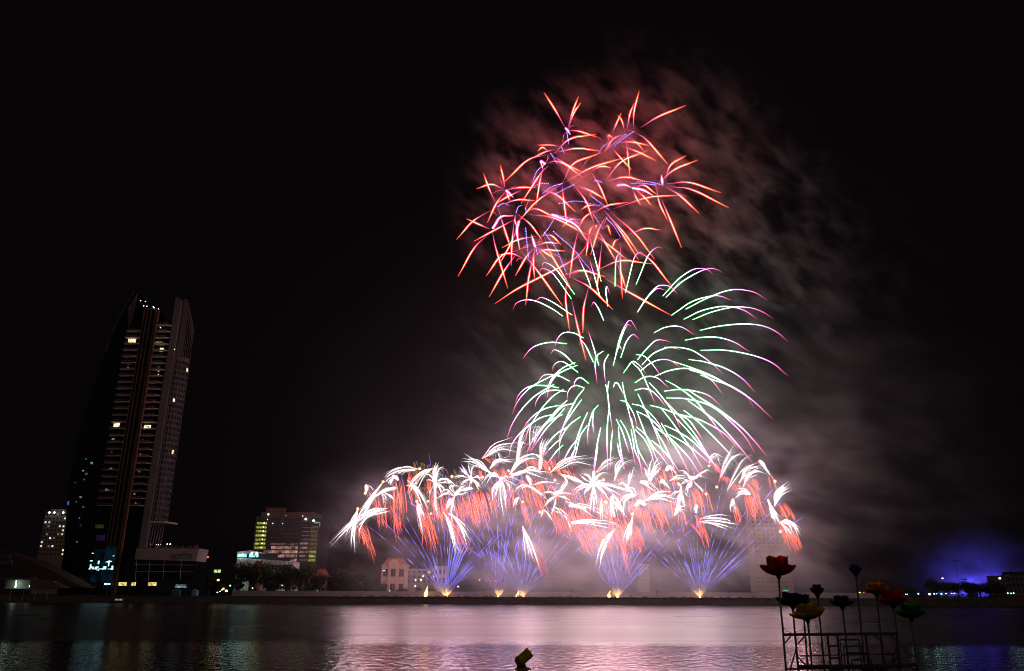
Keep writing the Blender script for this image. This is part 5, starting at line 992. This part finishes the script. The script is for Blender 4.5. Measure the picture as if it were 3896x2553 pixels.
for i in range(2600):
    px = r.uniform(3080, 3960); y = r.uniform(520, 575); x = gx(px, 2255, y); z = QZ + r.uniform(0, 2.6) * (.6 + .4 * math.sin(px * .05)); s_ = r.uniform(.3, .7)
    u = Vector((r.gauss(0, 1), r.gauss(0, 1), r.gauss(0, 1))).normalized(); v = u.cross(Vector((0.3, r.gauss(0, 1), 1))).normalized(); p = Vector((x, y, z)); mb.add([p - u * s_, p + v * s_ * .6, p + u * s_, p - v * s_ * .6], [(0, 1, 2, 3)])
tag(mb.build('undergrowth', M_LEAF), 'dark bushes along the foot of the trees on the right bank', 'bushes', kind='stuff')
# far hill
mb = MB(); n = 40; hill = [(3300, 2262), (3370, 2225), (3400, 2205), (3440, 2186), (3480, 2182), (3510, 2192), (3540, 2218), (3600, 2252), (3700, 2262)]
hp = [at(px, py, 900) for px, py in hill]; g0 = [Vector((p.x, 860, QZ - .1)) for p in hp]; g1 = [Vector((p.x, 980, QZ - .1)) for p in hp]
mb.add(g0 + hp + g1, [(i, i + 1, i + 10, i + 9) for i in range(8)] + [(i + 9, i + 10, i + 19, i + 18) for i in range(8)])
tag(mb.build('hill', mat('hill_forest', (.03, .04, .03), .95, .4, .02)), kind='structure')
# building and masts at the right edge
e, x0, x1, z0, z1 = block('flat_roofed_building', 'dark flat roofed building with two roof pipes at the right edge', 3842, 3935, 2262, 2192, 600, 25, mat('dark_render', (.12, .11, .13), .9), 3, 6, {}, seed=3)
mb = MB(); mb.box(x0 + 6, x1, 603, 615, z1 + .61, z1 + 3.2); mb.bar((x0 + 7, 604, z1 + 3.2), (x0 + 6.6, 604, z1 + 5.2), .25, 5); mb.bar((x0 + 10.5, 604, z1 + 3.2), (x0 + 10.2, 604, z1 + 5.2), .25, 5); mb.build('roof_storey', M_DARK, e)
def pole_lamp(px, py, Y, label, rad=.45, m=L_WHITE, group='street lamps on the right bank', arm=0, cat='street lamp'):
    p = at(px, py, Y); e = empty('street_lamp', (p.x, Y, QZ), label, cat, group)
    mb = MB(); mb.bar((p.x + arm, Y, QZ - .2), (p.x + arm, Y, p.z + .1), .09, 6)
    if arm: mb.bar((p.x + arm, Y, p.z + .1), (p.x, Y, p.z + .15), .07, 6)
    mb.build('pole', M_DARK, e); mb = MB(); mb.ball(p, rad, 8, 6, 0, (1, 1, .75)); mb.build('lamp_head', m, e)
    mb = MB(); mb.bar((p.x, Y, p.z + rad * .7), (p.x, Y, p.z + rad * 1.0), rad * .6, 6); mb.build('lamp_cap', M_DARK, e)
L_TEAL = lamp('teal_white_lamp', (.5, 1, .85), 5)
L_SOD = lamp('sodium_lamp', (1, .62, .15), 6); L_RED = lamp('red_orange_lamp', (1, .2, .05), 5)
names = ['first', 'second', 'third', 'fourth', 'fifth', 'sixth', 'seventh', 'eighth', 'ninth', 'tenth', 'eleventh', 'twelfth', 'thirteenth', 'fourteenth', 'fifteenth']
LR = [(895, 804, .28), (910, 804, .28), (1020, 800, .5), (1130, 804, .75), (1176, 800, .5), (1200, 800, .3), (1247, 802, .5), (1291, 798, .4), (1347, 796, .34), (1373, 798, .36), (1900, 793, .38), (1932, 795, .4), (1958, 793, .36)]
for i, (x, y, s_) in enumerate(LR):
    pole_lamp(3100 + x / 2.587, 1950 + y / 2.587, 520, names[i] + ' teal white lamp counting rightwards from the yellow lotus, ' + ('big and bright' if s_ > .45 else 'small'), s_ * .95, L_TEAL)
for px, py, s_, lab in ((3294, 2265, .25, 'dimmest of three lamps under the yellow lotus'), (3315, 2264, .38, 'middle one of three lamps under the yellow lotus'), (3326, 2264, .4, 'right one of three lamps under the yellow lotus')): pole_lamp(px, py, 505, lab, s_, L_TEAL)
pole_lamp(3271, 2255, 520, 'yellow lamp beside the tall blue lotus stem', .5, L_SOD); pole_lamp(3286, 2256, 520, 'orange red lamp left of the yellow lotus', .5, L_RED)
pole_lamp(3586, 2200.5, 560, 'high lamp on a mast left of the blue glow', .55, lamp('mast_lamp', (1, 1, .8), 5), arm=.0); pole_lamp(3804, 2200.5, 560, 'high lamp on a mast inside the brightest blue glow', .75, bpy.data.materials['mast_lamp'])
def mast(px, pyt, Y, kind, label):
    p = at(px, pyt, Y); e = empty('light_mast', (p.x, Y, QZ), label, 'mast'); mb = MB(); mb.bar((p.x, Y, QZ - .2), (p.x, Y, p.z), .14, 6); mb.build('pole', M_DARK, e); mb = MB()
    if kind == 'bar': mb.box(p.x - 2.2, p.x + 2.2, Y - .1, Y + .1, p.z, p.z + .35)
    if kind == 'rig': [mb.box(p.x - 1.8 + i * 1.3, p.x - .9 + i * 1.3, Y - .2, Y + .2, p.z - 1.6 * j - .7, p.z - 1.6 * j + .3) for i in range(3) for j in range(2)]
    if kind == 'arms': [mb.bar((p.x, Y, p.z - j), (p.x + s_ * 2.6, Y, p.z - j + 1.1), .12, 5) for j in (0, 1.2) for s_ in (-1, 1)]
    mb.build('lamp_rig' if kind != 'arms' else 'lamp_arm', M_DARK, e)
mast(3634, 2133, 560, 'bar', 'tallest thin mast in front of the blue glow'); mast(3668, 2203, 555, 'rig', 'dark floodlight rig on a pole over the middle trees'); mast(3784, 2196, 552, 'arms', 'dark pole with branching lamp arms before the glow'); mast(3750, 2214, 552, 'arms', 'low dark pole with short arms left of the glow')
# orange street behind the trees by the podium
for px, py, s_, m_, lab in ((830, 2207, .8, L_SOD, 'upper yellow street lamp glowing in the trees by the podium'), (850, 2240, .8, L_RED, 'orange lamp low in the street by the podium'), (861, 2248, .85, L_WHITE, 'brightest white lamp low in the street by the podium'), (845, 2244, .4, L_WHITE, 'small white lamp between the orange and brightest lamps by the podium'),
                    (837, 2250, .35, L_WHITE, 'faint white lamp left of the orange lamp by the podium'), (827, 2254, .4, L_WHITE, 'lowest white lamp in the street by the podium'), (961, 2238, .4, L_SOD, 'single yellow lamp under the red roofed narrow house'), (876, 2228, .5, L_TEAL, 'green white lamp under the dark trees right of the orange street'),
                    (1126, 2251, .35, L_WHITE, 'white lamp at the hoarding below the glass block'), (927, 2235, .2, L_WHITE, 'tiny lamp left of the single yellow lamp'), (1207, 2246, .22, L_WHITE, 'tiny lamp before the pink house'), (1378, 2250, .3, L_SOD, 'pale yellow lamp on the hoarding left of the villa'), (1483, 2248, .35, L_TEAL, 'green white lamp at the foot of the villa'), (1070, 2226, .2, L_WHITE, 'tiny high lamp in the trees below the glass block')):
    pole_lamp(px, py, 424 if s_ > .3 else 428, lab, s_ * .8, m_, 'street lamps behind the left quay')
e = empty('lit_kiosk', at(828, 2172, 470), 'small rooftop room with two bright greenish windows beside the podium', 'building')
p, q_ = at(815, 2166, 470), at(840, 2180, 470); mb = MB(); mb.box(p.x - 3, q_.x + 9, 470.2, 476, QZ, p.z + .5); mb.build('wall', M_DARK, e)
for i in (0, 1):
    mb = MB(); xx = p.x + i * 2.1; mb.box(xx, xx + 1.7, 470, 470.1, q_.z + .2, p.z - .2); mb.build('window', lamp('kiosk_green', (.6, .9, .3), .9, .5, 1, 'NONE') if i == 0 else bpy.data.materials['kiosk_green'], e)
for i, (px, w_, lab) in enumerate(((739, 16, 'pale blue market tent on the quay by the podium'), (668, 26, 'dim blue market tent in front of the podium'))):
    p, q_ = at(px - w_ / 2, 2244, 412), at(px + w_ / 2, 2262, 412); e = empty('market_tent', ((p.x + q_.x) / 2, 412, QZ), lab, 'tent'); mb = MB(); mb.box(p.x, q_.x, 412, 414.5, QZ, p.z - .5); mb.build('side_cloth', mat('tent_cloth_%d' % i, (.2, .45, .7) if i == 0 else (.08, .2, .33), .8), e)
    mb = MB(); xc = (p.x + q_.x) / 2; mb.add([(p.x - .2, 411.8, p.z - .497), (q_.x + .2, 411.8, p.z - .497), (q_.x + .2, 414.7, p.z - .497), (p.x - .2, 414.7, p.z - .497), (xc, 413.2, p.z + .5)], [(0, 1, 4), (1, 2, 4), (2, 3, 4), (3, 0, 4), (3, 2, 1, 0)]); mb.build('roof_cloth', bpy.data.materials['tent_cloth_%d' % i], e)

# radio mast with a red beacon
p = at(791, 2120, 620); e = empty('radio_mast', (p.x, 620, QZ), 'thin mast with a red beacon beside the podium', 'mast'); mb = MB(); mb.bar((p.x, 620, QZ), (p.x, 620, p.z), .25, 5); mb.build('pole', M_DARK, e); mb = MB(); mb.ball(p, .55, 6, 4); mb.build('beacon', L_RED, e)

# blue stage glow behind the right bank
def flood(px, Y, label, s_):
    p = at(px, 2236, Y); bl = empty('stage_floodlight', (p.x, Y, QZ), label, 'floodlight')
    mb = MB(); mb.box(p.x - .5, p.x + .5, Y + .2, Y + 1, QZ, p.z - 2.1); mb.build('stand', M_DARK, bl)
    mb = MB(); mb.ball(p, 2.0, 10, 8); mb.build('lens', lamp('blue_flood_%d' % px, (.09, .07, 1.0), s_, sampling='FRONT'), bl)
    mb = MB(); mb.box(p.x - 4.2, p.x + 4.2, Y - 3, Y - 2.6, QZ, p.z + 2.6); mb.build('light_shield', M_DARK, bl)  # shield added to hide the lens and its river reflection
flood(3800, 668, 'blue stage floodlight behind an added dark shield, by the palms on the right bank', 260)
flood(3690, 664, 'second blue floodlight behind an added shield, among the flat trees of the right bank', 400)
c = at(3730, 2120, 665)
smoke('lit_mist', 'mist glowing deep blue over the trees of the right bank', (c.x - 80, c.x + 75, 612, 722, QZ + .3, c.z + 62), [([((c.x - 2, 667, c.z - 18), (78, 54, 52), 1.0)], .026, (.04, .02, .05), R(20), .32, .68, .12, 4)])

# ---------------------------------------------------------------- lotus lanterns on poles, scaffold, buoy
CV = (2850, 2080, 3.2986)
def pv(x, y, Y): return at(CV[0] + x / CV[2], CV[1] + y / CV[2], Y)
M_FRAME = mat('scaffold_pole', (.10, .09, .10), .6, .3, 3); M_STEM = mat('lotus_stem', (.16, .19, .24), .6, .2, 3)
def petal(mb, c, a, r0, r1, z0, z1, w_, tip=.12):
    """one cupped petal: base ring r0,z0 to pointed tip r1,z1"""
    n = 6; ca, sa = math.cos(a), math.sin(a); rows = []
    for i in range(n + 1):
        t = i / n; rr = r0 + (r1 - r0) * (1 - (1 - t) ** 1.6); zz = z0 + (z1 - z0) * t ** 1.5; hw = w_ * max(0, math.sin(math.pi * (.10 + .90 * t))) ** .62 * .5 + (.004 if i == n else 0)
        rows.append([(rr - abs(s_) * hw * .25, s_ * hw, zz + abs(s_) * hw * .35) for s_ in (-1, -.5, 0, .5, 1)])
    vs = []; m = len(rows) * 5
    for off in (0, .012):
        for row in rows:
            for (x, y, z) in row: vs.append((c[0] + x * ca - y * sa, c[1] + x * sa + y * ca, c[2] + z + off))
    fs = []
    for i in range(n):
        for j in range(4):
            a_ = i * 5 + j; fs.append((a_, a_ + 1, a_ + 6, a_ + 5)); fs.append((m + a_, m + a_ + 5, m + a_ + 6, m + a_ + 1))
    mb.add(vs, fs)
def lotus(x, y, w_, h_, Y, col, label, stem, n=8, open_=1.0, tilt=0.0):
    """x,y: foot of the flower in the zoomed crop; w_: width there"""
    foot = pv(x, y, Y); k = Y / F / CV[2] * 1.1; Rr = w_ * k / 2; H = h_ * k
    e = empty('lotus_lantern', foot, label, 'lantern', 'lotus lanterns on tall poles')
    m = mat('lotus_' + label.split()[0] + str(int(x)), col, .55, .15, 2); nt = m.node_tree; bs = nt.nodes['Principled BSDF']; tr = nt.nodes.new('ShaderNodeBsdfTranslucent'); tr.inputs[0].default_value = (*[min(1, c * 1.5) for c in col], 1)
    ms = nt.nodes.new('ShaderNodeMixShader'); ms.inputs[0].default_value = .6; nt.links.new(bs.outputs[0], ms.inputs[1]); nt.links.new(tr.outputs[0], ms.inputs[2]); nt.links.new(ms.outputs[0], nt.nodes['Material Output'].inputs[0])
    for i in range(n):
        a = 2 * math.pi * i / n + .2; mb = MB(); petal(mb, foot, a, .03, Rr, 0, H * .60 * open_ + tilt * Rr * math.cos(a), Rr * .95); mb.build('outer_petal', m, e, smooth=True)
    for i in range(n - 2):
        a = 2 * math.pi * i / (n - 2) + .55; mb = MB(); petal(mb, foot + Vector((0, 0, .03)), a, .02, Rr * .60, 0, H * 1.05 + tilt * Rr * .6 * math.cos(a), Rr * .92); mb.build('inner_petal', m, e, smooth=True)
    mb = MB(); mb.tube([foot + Vector((0, 0, -.10)), foot + Vector((0, 0, -.03)), foot + Vector((0, 0, .03))], [.03, .07, .09], 8); mb.build('cup', M_DARK, e)
    mb = MB(); pts = [foot + Vector((0, 0, -.05))] + [pv(a, b, Y) for a, b in stem]; d = (pts[-1] - pts[-2]).normalized(); pts.append(pts[-1] + d * ((pts[-1].z + .6) / max(.05, -d.z)))
    mb.tube(pts, .028, 6); mb.build('stem', M_STEM, e)
lotus(372, 368, 400, 190, 24, (.85, .06, .03), 'biggest red lotus lantern, highest at the left of the group', [(390, 700), (430, 1100), (462, 1560)])
lotus(548, 752, 350, 125, 24.3, (.10, .045, .25), 'dark violet lotus lantern just above the big yellow one', [(575, 1100), (625, 1560)], tilt=-.1)
lotus(678, 765, 250, 120, 25.4, (.05, .12, .17), 'dark teal lotus lantern half hidden behind the dark violet one', [(705, 1100), (738, 1560)])
lotus(735, 920, 385, 150, 23.4, (.85, .58, .03), 'big yellow lotus lantern, tilted with its right petals raised', [(755, 1100), (795, 1560)], tilt=.22)
lotus(860, 608, 150, 95, 25.4, (.16, .03, .17), 'small closed purple lotus lantern, right of the dark violet one', [(905, 1100), (950, 1560)], open_=1.3)
lotus(1170, 755, 260, 100, 25.4, (.14, .04, .24), 'wide purple lotus lantern alone over the ladder', [(1210, 1100), (1250, 1560)])
lotus(1340, 345, 140, 88, 25.6, (.06, .05, .33), 'small deep blue lotus lantern on the tallest right hand pole', [(1375, 700), (1415, 1100), (1455, 1560)], open_=1.3)
lotus(1600, 598, 270, 108, 25.6, (.75, .38, .03), 'ochre yellow lotus lantern with one pale raised petal, near the bank lamps', [(1650, 1090), (1712, 1560)])
lotus(1812, 740, 320, 140, 25, (.8, .04, .04), 'second red lotus lantern, low with a raised right petal', [(1860, 1090), (1912, 1560)], tilt=.1)
lotus(2035, 903, 320, 140, 25.4, (.05, .32, .08), 'green lotus lantern, lowest at the right end of the group', [(2075, 1200), (2112, 1490)], tilt=.05)
SF = empty('pole_scaffold', pv(1150, 1105, 24.4), 'dark pole scaffold standing in the river under the lotus lanterns', 'scaffold')
def rail(pts, r_, nm, Y=24.4):
    mb = MB(); P_ = [pv(a, b, Y) for a, b in pts]
    for a, b in zip(P_, P_[1:]): mb.bar(a, b, r_, 6)
    return mb.build(nm, M_FRAME, SF)
def post(a, b, r_=.032, Y=24.4):
    p, q_ = pv(*a, Y), pv(*b, Y); d = (q_ - p).normalized(); q2 = q_ + d * ((q_.z + .6) / max(.05, -d.z)); mb = MB(); mb.bar(p, q2, r_, 6); return mb.build('upright', M_FRAME, SF)
rail([(430, 1105), (1860, 1090)], .04, 'top_rail'); rail([(640, 1370), (1880, 1345)], .018, 'middle_rail', 25); rail([(630, 1503), (2112, 1484)], .04, 'deck_rail'); rail([(465, 1535), (1900, 1512)], .03, 'deck_rail', 25)
for a, b in (((428, 1100), (465, 1560)), ((578, 1105), (620, 1560)), ((1850, 1090), (1900, 1560)), ((2105, 1484), (2118, 1560)), ((985, 1115), (1030, 1560)), ((1108, 1115), (1150, 1560)), ((1460, 1100), (1520, 1560)), ((1650, 1100), (1700, 1560))): post(a, b)
for a, b in (((440, 1220), (520, 1130)), ((610, 1222), (690, 1130)), ((510, 1560), (598, 1260)), ((620, 1390), (712, 1490)), ((1575, 1105), (1662, 1190)), ((1760, 1100), (1860, 1195)), ((1770, 1465), (1866, 1240)), ((1730, 1560), (1880, 1360)), ((760, 1505), (800, 1545)), ((1995, 1490), (2100, 1560))): rail([a, b], .022, 'brace')
for y in (1245, 1397, 1548): rail([(1000 + (y - 1120) * .1, y), (1125 + (y - 1120) * .1, y)], .026, 'ladder_rung')
for (a, b, c_, d_) in ((1140, 1165, 1380, 1560), (1185, 1250, 1425, 1560), (1240, 1333, 1480, 1560), (1285, 1417, 1530, 1560)):
    rail([(a, b), (c_, b)], .026, 'step_frame', 25); rail([(a, b), (a + (1560 - b) * .1, 1560)], .018, 'step_leg', 25); rail([(c_, b), (c_ + (1560 - b) * .1, 1560)], .018, 'step_leg', 25)
mb = MB()
for x, y in ((1535, 1525), (1650, 1540), (1480, 1545)): mb.ball(pv(x, y, 24.2), .1, 8, 6, 0, (1.3, 1, .8))
mb.build('rope_bundle', M_DARK, SF)
mb = MB(); mb.tube([pv(435, 1010, 24.4), pv(480, 1060, 24.4), pv(540, 1085, 24.4), pv(640, 1050, 24.4), pv(700, 1040, 24.4), pv(750, 1080, 24.4)], .006, 4); mb.build('cable', M_DARK, SF)

# leaning buoy
BY = 58.0; BS = 58 / 46
def pb(x, y): return at(1700 + x / 3.967, 2250 + y / 3.967, BY)
bu = empty('channel_buoy', pb(1180, 1150), 'yellow channel buoy heeled over in the bright reflection', 'buoy')
M_BUOY = mat('buoy_yellow', (.8, .55, .04), .5, .35, 3)
a, b = pb(1120, 1042), pb(1262, 908); ax = (b - a).normalized()
mb = MB(); rr = .285 * BS; mb.tube([a, a + ax * .03, b - ax * .03, b], [rr * .96, rr, rr, rr * .97], 24); mb.build('drum', M_BUOY, bu)
mb = MB(); c0 = a - ax * .34; mb.tube([c0 - ax * .06, c0, a - ax * .12, a - ax * .005], [.15, .28, .42, .43], 24); mb.build('skirt', mat('buoy_skirt', (.5, .28, .05), .6, .4, 3), bu)
mb = MB(); mb.bar(b - ax * .02, pb(1300, 873), .022, 8); mb.ball(pb(1303, 870), .035, 8, 6); mb.build('lamp_rod', M_DARK, bu)
f0_ = pb(1150, 1165); mb = MB(); mb.ball((f0_.x, BY + .05, -.05), .62, 20, 10, 0, (1.0, 1, .35)); mb.build('float', bpy.data.materials['buoy_skirt'], bu, smooth=True)
mb = MB(); mb.tube([a - ax * .05 + Vector((.0, 0, -.02)), Vector((f0_.x - .1, BY, .05))], [.24, .36], 16); mb.build('neck', M_DARK, bu)
